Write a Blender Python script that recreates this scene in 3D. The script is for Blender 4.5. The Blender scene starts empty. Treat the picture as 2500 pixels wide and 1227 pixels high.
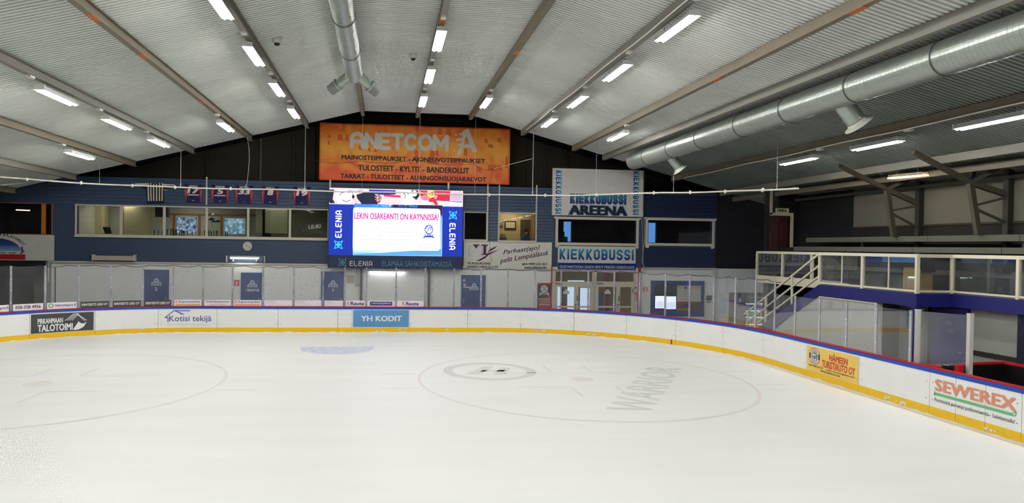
import bpy, math, random
from mathutils import Vector, Matrix
rnd = random.Random(7)
S = bpy.context.scene
COL = S.collection
PI = math.pi

# ------------------------------------------------------------------ camera
PW, PH, F = 2500, 1227, 1641.6
YAW, PIT, ROL = .1153, -.011, .0147
CAM = Vector((1.573, 0, 3.6075)); CX, CY = PW/2-121.4, PH/2+3.9
_f = Vector((math.sin(YAW)*math.cos(PIT), math.cos(YAW)*math.cos(PIT), math.sin(PIT)))
_r = Vector((math.cos(YAW), -math.sin(YAW), 0)); _u = _r.cross(_f)
CR = _r*math.cos(ROL)+_u*math.sin(ROL); CU = _u*math.cos(ROL)-_r*math.sin(ROL); CF = _f
cd = bpy.data.cameras.new('camera'); cam = bpy.data.objects.new('camera', cd); COL.objects.link(cam)
cd.sensor_width = 36; cd.lens = F/PW*36; cd.shift_x = 121.4/PW; cd.shift_y = 3.9/PW; cd.clip_end = 300; cd.clip_start = .05
cam.matrix_world = Matrix(((CR.x, CU.x, -CF.x, CAM.x), (CR.y, CU.y, -CF.y, CAM.y), (CR.z, CU.z, -CF.z, CAM.z), (0, 0, 0, 1)))
S.camera = cam
# ------------------------------------------------------------------ world (daylight seen through the rooms' outer windows)
w = bpy.data.worlds.new('sky'); S.world = w; w.use_nodes = True
w.node_tree.nodes['Background'].inputs[0].default_value = (.72, .84, 1, 1)
w.node_tree.nodes['Background'].inputs[1].default_value = .95
S.view_settings.view_transform = 'Standard'; S.view_settings.look = 'None'
S.view_settings.exposure = 0.0; S.view_settings.gamma = 1; S.view_settings.use_curve_mapping = False
S.cycles.use_denoising = True
S.cycles.max_bounces = 6; S.cycles.diffuse_bounces = 3; S.cycles.glossy_bounces = 2; S.cycles.transparent_max_bounces = 12
S.cycles.caustics_reflective = False; S.cycles.caustics_refractive = False
S.cycles.use_adaptive_sampling = True; S.cycles.adaptive_threshold = .03; S.cycles.use_light_tree = False; S.cycles.adaptive_min_samples = 16
S.cycles.sample_clamp_indirect = 4
TUBE = 124.0          # radiance of the fluorescent tubes

# ------------------------------------------------------------------ measuring helpers: a picture point on a known plane
def ray(px, py): return CF+CR*((px-CX)/F)-CU*((py-CY)/F)
def onY(px, py, Y): d = ray(px, py); return CAM+d*((Y-CAM.y)/d.y)
def onX(px, py, X): d = ray(px, py); return CAM+d*((X-CAM.x)/d.x)
def onZ(px, py, Z): d = ray(px, py); return CAM+d*((Z-CAM.z)/d.z)
def rectY(x0, y0, x1, y1, Y):
    ym, xm = (y0+y1)/2, (x0+x1)/2
    return onY(x0, ym, Y).x, onY(x1, ym, Y).x, onY(xm, y1, Y).z, onY(xm, y0, Y).z   # xl, xr, zb, zt

# ------------------------------------------------------------------ materials
def lin(c): c /= 255; return c/12.92 if c <= .04045 else ((c+.055)/1.055)**2.4
MC = {}
def M(r, g, b, rough=.6, metal=0, var=.08, scale=3, emit=0, spec=.4, bump=0):
    key = (r, g, b, rough, metal, var, scale, emit, spec, bump)
    if key in MC: return MC[key]
    m = bpy.data.materials.new('paint_%d_%d_%d' % (r, g, b)); m.use_nodes = True
    nt = m.node_tree; bs = nt.nodes['Principled BSDF']
    c = (lin(r), lin(g), lin(b))
    tc = nt.nodes.new('ShaderNodeTexCoord'); nz = nt.nodes.new('ShaderNodeTexNoise')
    nz.inputs['Scale'].default_value = scale; nz.inputs['Detail'].default_value = 4
    nt.links.new(tc.outputs['Object'], nz.inputs['Vector'])
    mx = nt.nodes.new('ShaderNodeMix'); mx.data_type = 'RGBA'
    mx.inputs['A'].default_value = tuple(x*(1-var) for x in c)+(1,)
    mx.inputs['B'].default_value = tuple(min(1, x*(1+var)) for x in c)+(1,)
    nt.links.new(nz.outputs['Fac'], mx.inputs['Factor'])
    nt.links.new(mx.outputs['Result'], bs.inputs['Base Color'])
    bs.inputs['Roughness'].default_value = rough; bs.inputs['Metallic'].default_value = metal
    bs.inputs['Specular IOR Level'].default_value = spec
    if bump:
        bp = nt.nodes.new('ShaderNodeBump'); bp.inputs['Strength'].default_value = bump
        nt.links.new(nz.outputs['Fac'], bp.inputs['Height']); nt.links.new(bp.outputs['Normal'], bs.inputs['Normal'])
    if emit:
        nt.links.new(mx.outputs['Result'], bs.inputs['Emission Color']); bs.inputs['Emission Strength'].default_value = emit
        if emit < 2: m.cycles.emission_sampling = 'NONE'      # faint screen print: found by chance, not sampled as a lamp
    MC[key] = m; return m
def ramp_mat(name, stops, axis='Z', rough=.5, emit=0):
    m = bpy.data.materials.new(name); m.use_nodes = True; nt = m.node_tree; bs = nt.nodes['Principled BSDF']
    tc = nt.nodes.new('ShaderNodeTexCoord'); sp = nt.nodes.new('ShaderNodeSeparateXYZ'); rp = nt.nodes.new('ShaderNodeValToRGB')
    nt.links.new(tc.outputs['Generated'], sp.inputs[0]); nt.links.new(sp.outputs[axis], rp.inputs[0])
    e = rp.color_ramp.elements
    for i, (p, c) in enumerate(stops):
        el = e[i] if i < 2 else e.new(p)
        el.position = p; el.color = (lin(c[0]), lin(c[1]), lin(c[2]), 1)
    nt.links.new(rp.outputs[0], bs.inputs['Base Color']); bs.inputs['Roughness'].default_value = rough
    if emit: nt.links.new(rp.outputs[0], bs.inputs['Emission Color']); bs.inputs['Emission Strength'].default_value = emit
    return m
def glass_mat(name, tint=(.975, .985, .985), gloss=.06, haze=0, marks=0, hazecol=(.7, .72, .75), rough=.02):
    """clear sheet: looks through, mirrors a little, with a milky scratch haze and dark puck marks stuck to it"""
    m = bpy.data.materials.new(name); m.use_nodes = True; nt = m.node_tree; N = nt.nodes; L = nt.links
    N.remove(N['Principled BSDF']); out = N['Material Output']
    tr = N.new('ShaderNodeBsdfTransparent'); tr.inputs[0].default_value = tint+(1,)
    gl = N.new('ShaderNodeBsdfGlossy'); gl.inputs['Roughness'].default_value = rough; gl.inputs[0].default_value = (1, 1, 1, 1)
    fr = N.new('ShaderNodeFresnel'); fr.inputs[0].default_value = 1.45
    mu = N.new('ShaderNodeMath'); mu.operation = 'MULTIPLY'; mu.inputs[1].default_value = gloss/.22
    L.new(fr.outputs[0], mu.inputs[0]); mu.use_clamp = True
    m1 = N.new('ShaderNodeMixShader'); L.new(mu.outputs[0], m1.inputs[0]); L.new(tr.outputs[0], m1.inputs[1]); L.new(gl.outputs[0], m1.inputs[2])
    last = m1
    tc = N.new('ShaderNodeTexCoord')
    if haze:
        df = N.new('ShaderNodeBsdfDiffuse'); df.inputs[0].default_value = hazecol+(1,)
        nz = N.new('ShaderNodeTexNoise'); nz.inputs['Scale'].default_value = 1.3; L.new(tc.outputs['Object'], nz.inputs['Vector'])
        mh = N.new('ShaderNodeMath'); mh.operation = 'MULTIPLY'; mh.inputs[1].default_value = haze*2; L.new(nz.outputs['Fac'], mh.inputs[0])
        m2 = N.new('ShaderNodeMixShader'); L.new(mh.outputs[0], m2.inputs[0]); L.new(last.outputs[0], m2.inputs[1]); L.new(df.outputs[0], m2.inputs[2]); last = m2
    if marks:
        dk = N.new('ShaderNodeBsdfDiffuse'); dk.inputs[0].default_value = (.04, .04, .05, 1)
        vo = N.new('ShaderNodeTexVoronoi'); vo.inputs['Scale'].default_value = 9.5; L.new(tc.outputs['Object'], vo.inputs['Vector'])
        lt = N.new('ShaderNodeMath'); lt.operation = 'LESS_THAN'; lt.inputs[1].default_value = .13; L.new(vo.outputs['Distance'], lt.inputs[0])
        sp = N.new('ShaderNodeSeparateColor'); L.new(vo.outputs['Color'], sp.inputs[0])
        l2 = N.new('ShaderNodeMath'); l2.operation = 'LESS_THAN'; l2.inputs[1].default_value = marks; L.new(sp.outputs[0], l2.inputs[0])
        ml = N.new('ShaderNodeMath'); ml.operation = 'MULTIPLY'; L.new(lt.outputs[0], ml.inputs[0]); L.new(l2.outputs[0], ml.inputs[1])
        ms = N.new('ShaderNodeMath'); ms.operation = 'MULTIPLY'; ms.inputs[1].default_value = .75; L.new(ml.outputs[0], ms.inputs[0])
        m3 = N.new('ShaderNodeMixShader'); L.new(ms.outputs[0], m3.inputs[0]); L.new(last.outputs[0], m3.inputs[1]); L.new(dk.outputs[0], m3.inputs[2]); last = m3
    L.new(last.outputs[0], out.inputs[0])
    return m

# ------------------------------------------------------------------ mesh helpers
def lift(f, d):
    """the same print surface raised by d towards whoever reads it"""
    def g(u, v):
        p = f(u, v); n = (f(u+.001, v)-p).cross(f(u, v+.001)-p)
        return p+n.normalized()*d
    return g
class MB:
    def __init__(s): s.v = []; s.f = []
    def box(s, x0, x1, y0, y1, z0, z1):
        n = len(s.v)
        s.v += [(x0, y0, z0), (x1, y0, z0), (x1, y1, z0), (x0, y1, z0), (x0, y0, z1), (x1, y0, z1), (x1, y1, z1), (x0, y1, z1)]
        s.f += [tuple(n+i for i in q) for q in ((0, 3, 2, 1), (4, 5, 6, 7), (0, 1, 5, 4), (1, 2, 6, 5), (2, 3, 7, 6), (3, 0, 4, 7))]
        return s
    def bar(s, a, b, w, h=None, up=(0, 0, 1)):
        """square bar between two points"""
        h = h or w; a = Vector(a); b = Vector(b); d = (b-a).normalized(); up = Vector(up)
        if abs(d.dot(up)) > .98: up = Vector((1, 0, 0))
        sd = d.cross(up).normalized(); u = sd.cross(d); n = len(s.v)
        for p in (a, b):
            for i, j in ((-1, -1), (1, -1), (1, 1), (-1, 1)): s.v.append(tuple(p+sd*(i*w/2)+u*(j*h/2)))
        s.f += [(n, n+1, n+2, n+3), (n+7, n+6, n+5, n+4)]+[(n+i, n+4+i, n+4+(i+1) % 4, n+(i+1) % 4) for i in range(4)]
        return s
    def tube(s, pts, r, seg=8, cap=True):
        """round tube along points; r a number or one per point"""
        pts = [Vector(p) for p in pts]; k = len(pts); rr = r if isinstance(r, (list, tuple)) else [r]*k; n0 = len(s.v)
        prev = None
        for i, p in enumerate(pts):
            d = (pts[min(i+1, k-1)]-pts[max(i-1, 0)]).normalized()
            if prev is None: a = d.orthogonal().normalized()
            else: a = (prev-d*prev.dot(d)).normalized()
            prev = a; b = d.cross(a)
            for j in range(seg):
                t = 2*PI*j/seg; s.v.append(tuple(p+(a*math.cos(t)+b*math.sin(t))*rr[i]))
        for i in range(k-1):
            for j in range(seg):
                q = n0+i*seg; s.f.append((q+j, q+(j+1) % seg, q+seg+(j+1) % seg, q+seg+j))
        if cap:
            s.f.append(tuple(n0+j for j in reversed(range(seg)))); s.f.append(tuple(n0+(k-1)*seg+j for j in range(seg)))
        return s
    def prism(s, pts, axis, a, b):
        """polygon pts (2D) pushed out along axis ('x','y','z') from a to b"""
        n = len(s.v); k = len(pts)
        def mk(p, t): return {'x': (t, p[0], p[1]), 'y': (p[0], t, p[1]), 'z': (p[0], p[1], t)}[axis]
        s.v += [mk(p, a) for p in pts]+[mk(p, b) for p in pts]
        s.f += [tuple(n+i for i in range(k)), tuple(n+k+i for i in reversed(range(k)))]+[(n+i, n+k+i, n+k+(i+1) % k, n+(i+1) % k) for i in range(k)]
        return s
    def lathe(s, prof, c=(0, 0, 0), seg=12):
        """(radius, z) profile round a vertical axis"""
        n = len(s.v)
        for r, z in prof:
            for j in range(seg): t = 2*PI*j/seg; s.v.append((c[0]+r*math.cos(t), c[1]+r*math.sin(t), c[2]+z))
        for i in range(len(prof)-1):
            for j in range(seg): q = n+i*seg; s.f.append((q+j, q+(j+1) % seg, q+seg+(j+1) % seg, q+seg+j))
        s.f.append(tuple(n+j for j in reversed(range(seg)))); s.f.append(tuple(n+(len(prof)-1)*seg+j for j in range(seg)))
        return s
    def flat(s, pts, f):
        n = len(s.v); s.v += [tuple(f(u, v)) for u, v in pts]; s.f.append(tuple(range(n, n+len(pts)))); return s
    def rect(s, u0, u1, v0, v1, f, nu=1):
        for i in range(nu):
            a = u0+(u1-u0)*i/nu; b = u0+(u1-u0)*(i+1)/nu; s.flat([(a, v0), (b, v0), (b, v1), (a, v1)], f)
        return s
    def disc(s, u, v, ru, rv, f, seg=20, a0=0, a1=2*PI):
        return s.flat([(u+ru*math.cos(a0+(a1-a0)*i/seg), v+rv*math.sin(a0+(a1-a0)*i/seg)) for i in range(seg+(a1-a0 < 6.2))], f)
    def ring(s, u, v, r0, r1, f, seg=48, ky=1):
        for i in range(seg):
            a, b = 2*PI*i/seg, 2*PI*(i+1)/seg
            s.flat([(u+r*math.cos(t), v+ky*r*math.sin(t)) for r, t in ((r0, a), (r1, a), (r1, b), (r0, b))], f)
        return s
    def strokes(s, lines, wd, f, rnd_cap=True):
        k = 0
        for ln in lines:
            for i in range(len(ln)-1):
                a = Vector(ln[i]); b = Vector(ln[i+1]); d = b-a
                if d.length < 1e-6: continue
                nn = Vector((-d.y, d.x)).normalized()*wd/2
                s.flat([a-nn, b-nn, b+nn, a+nn], lift(f, .0001*k)); k += 1
            if rnd_cap:
                for p in ln: s.disc(p[0], p[1], wd/2, wd/2, lift(f, .0001*k), 10); k += 1
        return s
    def build(s, name, mat, parent=None, smooth=False):
        me = bpy.data.meshes.new(name); me.from_pydata(s.v, [], s.f); me.materials.append(mat)
        if smooth:
            for p in me.polygons: p.use_smooth = len(p.vertices) == 4
        me.update(); o = bpy.data.objects.new(name, me); COL.objects.link(o)
        if parent: put(o, parent)
        return o
def put(o, parent):
    o.parent = parent
    m = Matrix.Translation(-parent.location) if parent.type == 'EMPTY' else Matrix()
    if parent.type != 'EMPTY' and parent.parent is not None:
        pass
    o.matrix_parent_inverse = m
def tag(o, label, cat, group=None, kind=None):
    if label: o['label'] = label
    if cat: o['category'] = cat
    if group: o['group'] = group
    if kind: o['kind'] = kind
    return o
def thing(name, label, cat, loc=(0, 0, 0), group=None, kind=None):
    o = bpy.data.objects.new(name, None); o.empty_display_size = .2; COL.objects.link(o); o.location = loc
    return tag(o, label, cat, group, kind)
def struct(o): o['kind'] = 'structure'; return o
def copy_tree(root, loc, label=None, group=None):
    r = root.copy(); COL.objects.link(r); r.location = loc
    if label: r['label'] = label
    if group: r['group'] = group
    for ch in root.children:
        c = ch.copy(); COL.objects.link(c); c.parent = r
        for g in ch.children:
            d = g.copy(); COL.objects.link(d); d.parent = c
    return r
def box(name, x0, x1, y0, y1, z0, z1, mat, parent=None): return MB().box(x0, x1, y0, y1, z0, z1).build(name, mat, parent)

# lettering is collected here and turned into flat print at the end of the script
TXT = []
def T(parent, s, mat, f, u0, u1, v0, v1, bold=0., shear=0., name='lettering'): TXT.append((parent, s, mat, f, u0, u1, v0, v1, bold, shear, name))
def wf(Y): return lambda u, v: Vector((u, Y, v))
def wfv_up(Y): return lambda u, v: Vector((-v, Y, u))      # reads upwards
def wfv_dn(Y): return lambda u, v: Vector((v, Y, -u))      # reads downwards

# ------------------------------------------------------------------ rink outline (half width, end line, corner radius, board height)
HW, YE, RC, BH = 13.67, 27.75, 8.0, 1.03; GB = BH+.024
L1, L2 = HW-RC, RC*PI/2
def bm(s, off=0, z=0):
    sg = 1 if s >= 0 else -1; a = abs(s)
    if a < L1: return Vector((s, YE+off, z))
    if a < L1+L2:
        t = (a-L1)/RC; return Vector((sg*(L1+(RC+off)*math.sin(t)), YE-RC+(RC+off)*math.cos(t), z))
    return Vector((sg*(HW+off), YE-RC-(a-L1-L2), z))
def bf(off): return lambda s, z: bm(s, off, z)
YW, YG = 31.5, 33.0          # far wall of the hall, gable above it
# roof section: flat strip between beams 0 and 2, falling away on both sides
RH = 5.66; ZF = CAM.z+RH; SP = .406*RH; MS = .262; XK0 = CAM.x-.173*RH
def XK(k): return XK0+k*SP
def roofz(x): return ZF-MS*max(0, XK(0)-x, x-XK(2))
YB, Y0 = 28.9, -13.0         # last lit bay ends / near end of the hall
XL, XR = -16.6, 18.3
WHITE = M(236, 236, 231, .7, var=.04); CREAM = M(214, 208, 190, .5); STEEL = M(150, 152, 155, .35, .8)
NAVY = M(56, 72, 98, .5, var=.06); BLACK = M(12, 12, 13, .6); DGREY = M(52, 52, 50, .6)

# ================================================================== ICE AND FLOOR
def ice_material():
    m = bpy.data.materials.new('ice'); m.use_nodes = True; nt = m.node_tree; N = nt.nodes; L = nt.links; bs = N['Principled BSDF']
    tc = N.new('ShaderNodeTexCoord'); mp = N.new('ShaderNodeMapping'); mp.inputs['Scale'].default_value = (.25, 1.2, 1)
    L.new(tc.outputs['Object'], mp.inputs[0])
    n1 = N.new('ShaderNodeTexNoise'); n1.inputs['Scale'].default_value = 1.1; n1.inputs['Detail'].default_value = 6; L.new(mp.outputs[0], n1.inputs['Vector'])
    rp = N.new('ShaderNodeValToRGB'); rp.color_ramp.elements[0].position = .3; rp.color_ramp.elements[1].position = .7
    rp.color_ramp.elements[0].color = (.84, .845, .82, 1); rp.color_ramp.elements[1].color = (.88, .88, .855, 1)
    L.new(n1.outputs['Fac'], rp.inputs[0]); L.new(rp.outputs[0], bs.inputs['Base Color'])
    bs.inputs['Roughness'].default_value = .42; bs.inputs['Specular IOR Level'].default_value = .25
    return m
ICE = ice_material()
ss = [-(L1+L2+32.0)]+[-(L1+L2)+i*(L2/24) for i in range(25)]+[L1+i*(L2/24) for i in range(25)]+[L1+L2+32.0]
ice = struct(MB().prism([tuple(bm(s))[:2] for s in ss], 'z', -.06, 0).build('floor', ICE))
ice['label'] = 'smooth white ice inside the rink boards'
struct(box('floor_surround', XL, XR+4, Y0, 36.5, -.16, -.07, M(120, 122, 120, .8, scale=1)))
fz = lambda z: (lambda u, v: Vector((u, v, z)))
f2 = fz(.003); RINK_RED = M(230, 223, 219, .6, var=.03); GREYP = M(213, 216, 211, .6, var=.07, scale=9)
YGL, YD = 23.89, 17.89
def gl(v, w_): # half chord of the ice at depth v
    dy = v-(YE-RC); return HW if dy <= 0 else L1+math.sqrt(max(0, RC*RC-dy*dy))
b = MB().rect(-gl(YGL, 0)+.02, gl(YGL, 0)-.02, YGL-.035, YGL+.035, f2, 1); b.build('goal_line', M(230, 225, 221, .6), ice)
cb = MB(); ln = MB()
crm = bpy.data.materials.new('crease_paint'); crm.use_nodes = True
nt = crm.node_tree; tc = nt.nodes.new('ShaderNodeTexCoord'); mp = nt.nodes.new('ShaderNodeMapping'); mp.inputs['Scale'].default_value = (2.2, 9, 1)
nz = nt.nodes.new('ShaderNodeTexNoise'); nz.inputs['Scale'].default_value = 2.2; nz.inputs['Detail'].default_value = 5
rp = nt.nodes.new('ShaderNodeValToRGB'); rp.color_ramp.elements[0].position = .42; rp.color_ramp.elements[1].position = .6
rp.color_ramp.elements[0].color = (.45, .52, .73, 1); rp.color_ramp.elements[1].color = (.82, .84, .84, 1)
nt.links.new(tc.outputs['Object'], mp.inputs[0]); nt.links.new(mp.outputs[0], nz.inputs['Vector']); nt.links.new(nz.outputs['Fac'], rp.inputs[0])
nt.links.new(rp.outputs[0], nt.nodes['Principled BSDF'].inputs['Base Color'])
MB().flat([(-1.25, YGL-.05), (1.25, YGL-.05)]+[(1.25*math.cos(t*PI/24)*1.0, YGL-.35-1.25*math.sin(t*PI/24)) for t in range(25)], f2).build('goal_crease', crm, ice)
for sg in (-1, 1):
    cx = 7*sg; c = MB().ring(cx, YD, 4.42, 4.5, f2, 72)
    for a in (-1, 1):
        for bb in (-1, 1):
            c.rect(cx+a*.62, cx+a*2.0, YD+bb*.95-.03, YD+bb*.95+.03, f2)
            x0 = cx+a*.6; c.rect(x0-.03, x0+.03, YD+bb*.98, YD+bb*2.1, f2)
            c.rect(cx+a*4.5, cx+a*5.5, YD+bb*.95-.03, YD+bb*.95+.03, f2)
    c.build('face_off_circle', RINK_RED, ice)
    MB().disc(cx, YD, .33, .33, f2).build('face_off_spot', M(231, 222, 217, .6), ice)
# faded prints frozen into the ice
lg = onZ(1195, 905, 0); r0 = 1.25
b = MB().ring(lg.x, lg.y, 1.0*1.08, 1.25*1.08, f2, 40).build('ice_logo_ring', GREYP, ice)
MB().flat([(lg.x-.75, lg.y-.5), (lg.x-.35, lg.y-.5), (lg.x+.25, lg.y+.7), (lg.x-.1, lg.y+.7)], f2).flat([(lg.x+.02, lg.y-.55), (lg.x+.35, lg.y-.55), (lg.x+.7, lg.y+.45), (lg.x+.42, lg.y+.55)], f2).flat([(lg.x-.3, lg.y-.1), (lg.x+.4, lg.y-.1), (lg.x+.5, lg.y+.12), (lg.x-.2, lg.y+.12)], f2).build('ice_logo_mark', GREYP, ice)
a0 = onZ(1533, 1003, 0); a1 = onZ(1622, 896, 0); dr = Vector((a1.x-a0.x, a1.y-a0.y)); lw = dr.length; dr.normalize(); pr = Vector((-dr.y, dr.x))
T(ice, 'WARRIOR', GREYP, lambda u, v, a0=a0, dr=dr, pr=pr: Vector((a0.x+dr.x*u+pr.x*v, a0.y+dr.y*u+pr.y*v, .003)), 0, lw, -.5, .5, bold=.012, name='ice_print')

# ================================================================== RINK BOARDS
BWHITE = M(240, 241, 238, .45, var=.04, scale=2); YEL = M(233, 188, 30, .5, var=.06, scale=8); BLUE = M(14, 66, 165, .4); RED = M(176, 22, 34, .45)
boards = thing('rink_boards', 'white curved hockey rink boards with yellow kick strip and blue top rail', 'rink boards', (0, YE, 0))
seams = [-20.5, -18.2, -15.9, -13.7, -11.54, -9.43, -7.24, -5.03, -2.65, -.28, .29, 2.65, 5.05, 7.27, 9.48, 11.65, 13.73, 15.79, 17.75, 19.92, 22.12, 24.35, 25.04, 25.75, 26.53, 28.7, 30.9, 33.1]
def sweep(s0, s1, o0, o1, z0, z1, n):
    """slab that follows the boards from s0 to s1, between two offsets and two heights"""
    b = MB()
    for i in range(n+1):
        s = s0+(s1-s0)*i/n
        b.v += [tuple(bm(s, o0, z0)), tuple(bm(s, o1, z0)), tuple(bm(s, o1, z1)), tuple(bm(s, o0, z1))]
    for i in range(n):
        q = 4*i
        for j in range(4): b.f.append((q+j, q+4+j, q+4+(j+1) % 4, q+(j+1) % 4))
    b.f += [(3, 2, 1, 0), (4*n, 4*n+1, 4*n+2, 4*n+3)]
    return b
G = .006
for a, c in zip(seams, seams[1:]):
    n = max(2, int((c-a)/.3)); p = sweep(a+G, c-G, 0, .1, .2, .955, n).build('board_panel', BWHITE, boards)
    sweep(a+G/2, c-G/2, -.006, .1, -.02, .2, n).build('kick_strip', YEL, p)
    bl = MB()
    for s in (a+.09, c-.09):
        for z in (.36, .74): bl.disc(s, z, .014, .014, bf(-.003), 6)
    bl.build('bolt_heads', M(120, 122, 122, .4, .5), p)['kind'] = 'stuff'
    sweep(a+G/3, c-G/3, -.02, .02, .955, BH, n).build('top_rail', BLUE, boards)
    sweep(a+G/3, c-G/3, .021, .2, .97, BH+.022, n).build('rail_cap', RED, boards)
b = MB().rect(13.53, 13.59, 0, .2, bf(-.009), 1); b.build('goal_line_mark', M(165, 20, 30, .5), boards)
# scuffs where pucks have scraped the kick strip
sc = MB()
for s, z, l in ((1.5, .09, .28), (2.35, .14, .2), (4.1, .14, .12), (8.1, .1, .3), (9.9, .09, .5), (23.2, .1, .22), (23.55, .06, .1), (-7.9, .16, .1), (25.9, .12, .2)):
    for k in range(5):
        s_ = s+rnd.uniform(-l, l); w_ = rnd.uniform(.03, .11); z_ = z+rnd.uniform(-.05, .05)
        sc.flat([(s_, z_-.015), (s_+w_, z_-.025), (s_+w_*1.4, z_+.02), (s_+.02, z_+.03)], bf(-.0095-.0003*k))
sc.build('scuff_marks', M(226, 222, 205, .7), boards)['kind'] = 'stuff'
# snow scraped up against the boards
sn = MB(); n = 260; sa, sb = -14., 27.
prof = []
for i in range(n+1):
    s = sa+(sb-sa)*i/n; h = .012+.02*abs(math.sin(i*1.7)+math.sin(i*.61))*rnd.random(); d = .05+.1*rnd.random()
    k = len(sn.v); sn.v += [tuple(bm(s, -.007, h)), tuple(bm(s, -.007-d*.5, h*.7)), tuple(bm(s, -.007-d, .002))]
    if i:
        for j in (0, 1): sn.f.append((k-3+j, k+j, k+j+1, k-2+j))
tag(sn.build('snow_ridge', M(236, 238, 236, .9)), 'thin ridge of scraped snow along the foot of the boards', 'snow', kind='stuff')

# adverts stuck on the boards
BFK = bf(-.008); BFT = bf(-.012); WPRINT = M(238, 238, 236, .5)
def board_ad(name, label, s0, s1, z0, z1, mat):
    o = thing(name, label, 'advert', tuple(bm((s0+s1)/2, -.008, z0)))
    MB().rect(s0, s1, z0, z1, BFK, 10).build('sheet', mat, o); return o
ad = board_ad('board_advert', 'black advert with white roof logo on the boards by the corner', -11.5, -9.47, .215, .905, M(58, 60, 60, .5))
T(ad, 'PIRKANMAAN', WPRINT, BFT, -11.29, -10.48, .55, .74, .03); T(ad, 'TALOTOIMI', WPRINT, BFT, -11.29, -10.16, .26, .52, .035)
b = MB()
for k in range(4): b.strokes([[(-10.42+k*.08, .62), (-10.12+k*.055, .87)]], .018, BFT, False)
b.strokes([[(-10.05, .88), (-9.7, .59)], [(-10.02, .84), (-9.76, .575)]], .018, BFT, False)
b.flat([(-10.15, .27), (-9.97, .57), (-9.9, .5), (-9.8, .48), (-9.7, .53), (-9.8, .36), (-9.95, .27), (-10.08, .25)], BFT).build('roof_logo', WPRINT, ad)
ad = thing('board_advert', 'violet house-builder lettering printed on white boards', 'advert', tuple(bm(-6.1, -.012, .25)))
VIO = M(84, 84, 150, .5)
T(ad, 'Kotisi tekijä', VIO, BFK, -6.84, -5.24, .38, .68, .008)
T(ad, 'Rakennusliike Markku Haataja Oy', M(208, 214, 190, .5), BFK, -6.9, -5.26, .27, .36)
MB().strokes([[(-6.88, .42), (-6.88, .6), (-6.99, .6), (-6.66, .88), (-6.05, .87)], [(-6.62, .86), (-6.3, .73)]], .035, BFK, False).flat([(-6.66, .88), (-6.42, .8), (-6.28, .73), (-6.38, .72)], BFK).build('roof_logo', VIO, ad)
ad = board_ad('board_advert', 'sky blue advert with white block letters at the centre of the end boards', .34, 2.61, .225, .915, M(88, 142, 192, .5))
T(ad, 'YH KODIT', WPRINT, BFT, .66, 2.32, .46, .69, .03)
ad = board_ad('board_advert', 'yellow coach company advert with round badge on the curved boards', 19.98, 22.09, .21, .905, M(234, 198, 100, .5, var=.1))
DRED = M(200, 70, 50, .5)
T(ad, 'HÄMEEN', DRED, BFT, 20.95, 21.7, .62, .83, .03, .1); T(ad, 'TURISTIAUTO OY', DRED, BFT, 20.66, 21.98, .4, .6, .03, .1)
T(ad, 'PUH. 0400 507 026', DGREY, BFT, 20.1, 20.7, .34, .385, .02); T(ad, 'E-MAIL: HTA.AKAA@GMAIL.COM', DGREY, BFT, 20.85, 21.95, .325, .375, .02); T(ad, 'WWW.TURISTIAUTO.COM', DGREY, BFT, 20.6, 21.4, .25, .305, .02)
MB().disc(20.33, .64, .235, .235, BFT, 28).build('badge_disc', WPRINT, ad)
MB().ring(20.33, .64, .22, .235, bf(-.014), 28).ring(20.33, .64, .13, .145, bf(-.014), 24).rect(20.1, 20.17, .56, .72, bf(-.014)).rect(20.49, 20.56, .56, .72, bf(-.014)).strokes([[(20.25, .55), (20.25, .72)], [(20.25, .63), (20.31, .63), (20.31, .55)], [(20.27, .73), (20.42, .73)], [(20.35, .72), (20.35, .55), (20.43, .7), (20.43, .55)]], .028, bf(-.014), False).build('badge_ring', M(70, 80, 72, .5), ad)
T(ad, 'HÄMEEN', DRED, lambda u, v: bm(20.33-math.cos(u)*v, -.0145, .64+math.sin(u)*v), .7, 2.45, .155, .21, .02, name='badge_lettering')
T(ad, 'TURISTIAUTO', DRED, lambda u, v: bm(20.33-math.cos(u)*(.365-v), -.0145, .64-math.sin(u)*(.365-v)), .6, 2.55, .155, .21, .02, name='badge_lettering')
ad = thing('board_advert', 'orange plumbing advert with green pipe underline on the white boards nearest the bench', 'advert', tuple(bm(25.4, -.012, .25)))
T(ad, 'SEWEREX', M(214, 140, 112, .5), BFK, 24.5, 26.42, .575, .835, .035)
MB().strokes([[(24.49, .46), (24.49, .56)], ], .02, BFK, False).rect(24.49, 26.36, .475, .535, BFK, 8).disc(26.36, .545, .07, .07, BFK, 10, -PI/2, 0).rect(26.37, 26.43, .54, .575, BFK).build('pipe_underline', M(104, 178, 128, .5), ad)
T(ad, 'Perinteistä parempi putkiremontti - Sukittamalla!', M(98, 98, 98, .5), BFK, 24.5, 26.4, .315, .42, .004)

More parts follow.
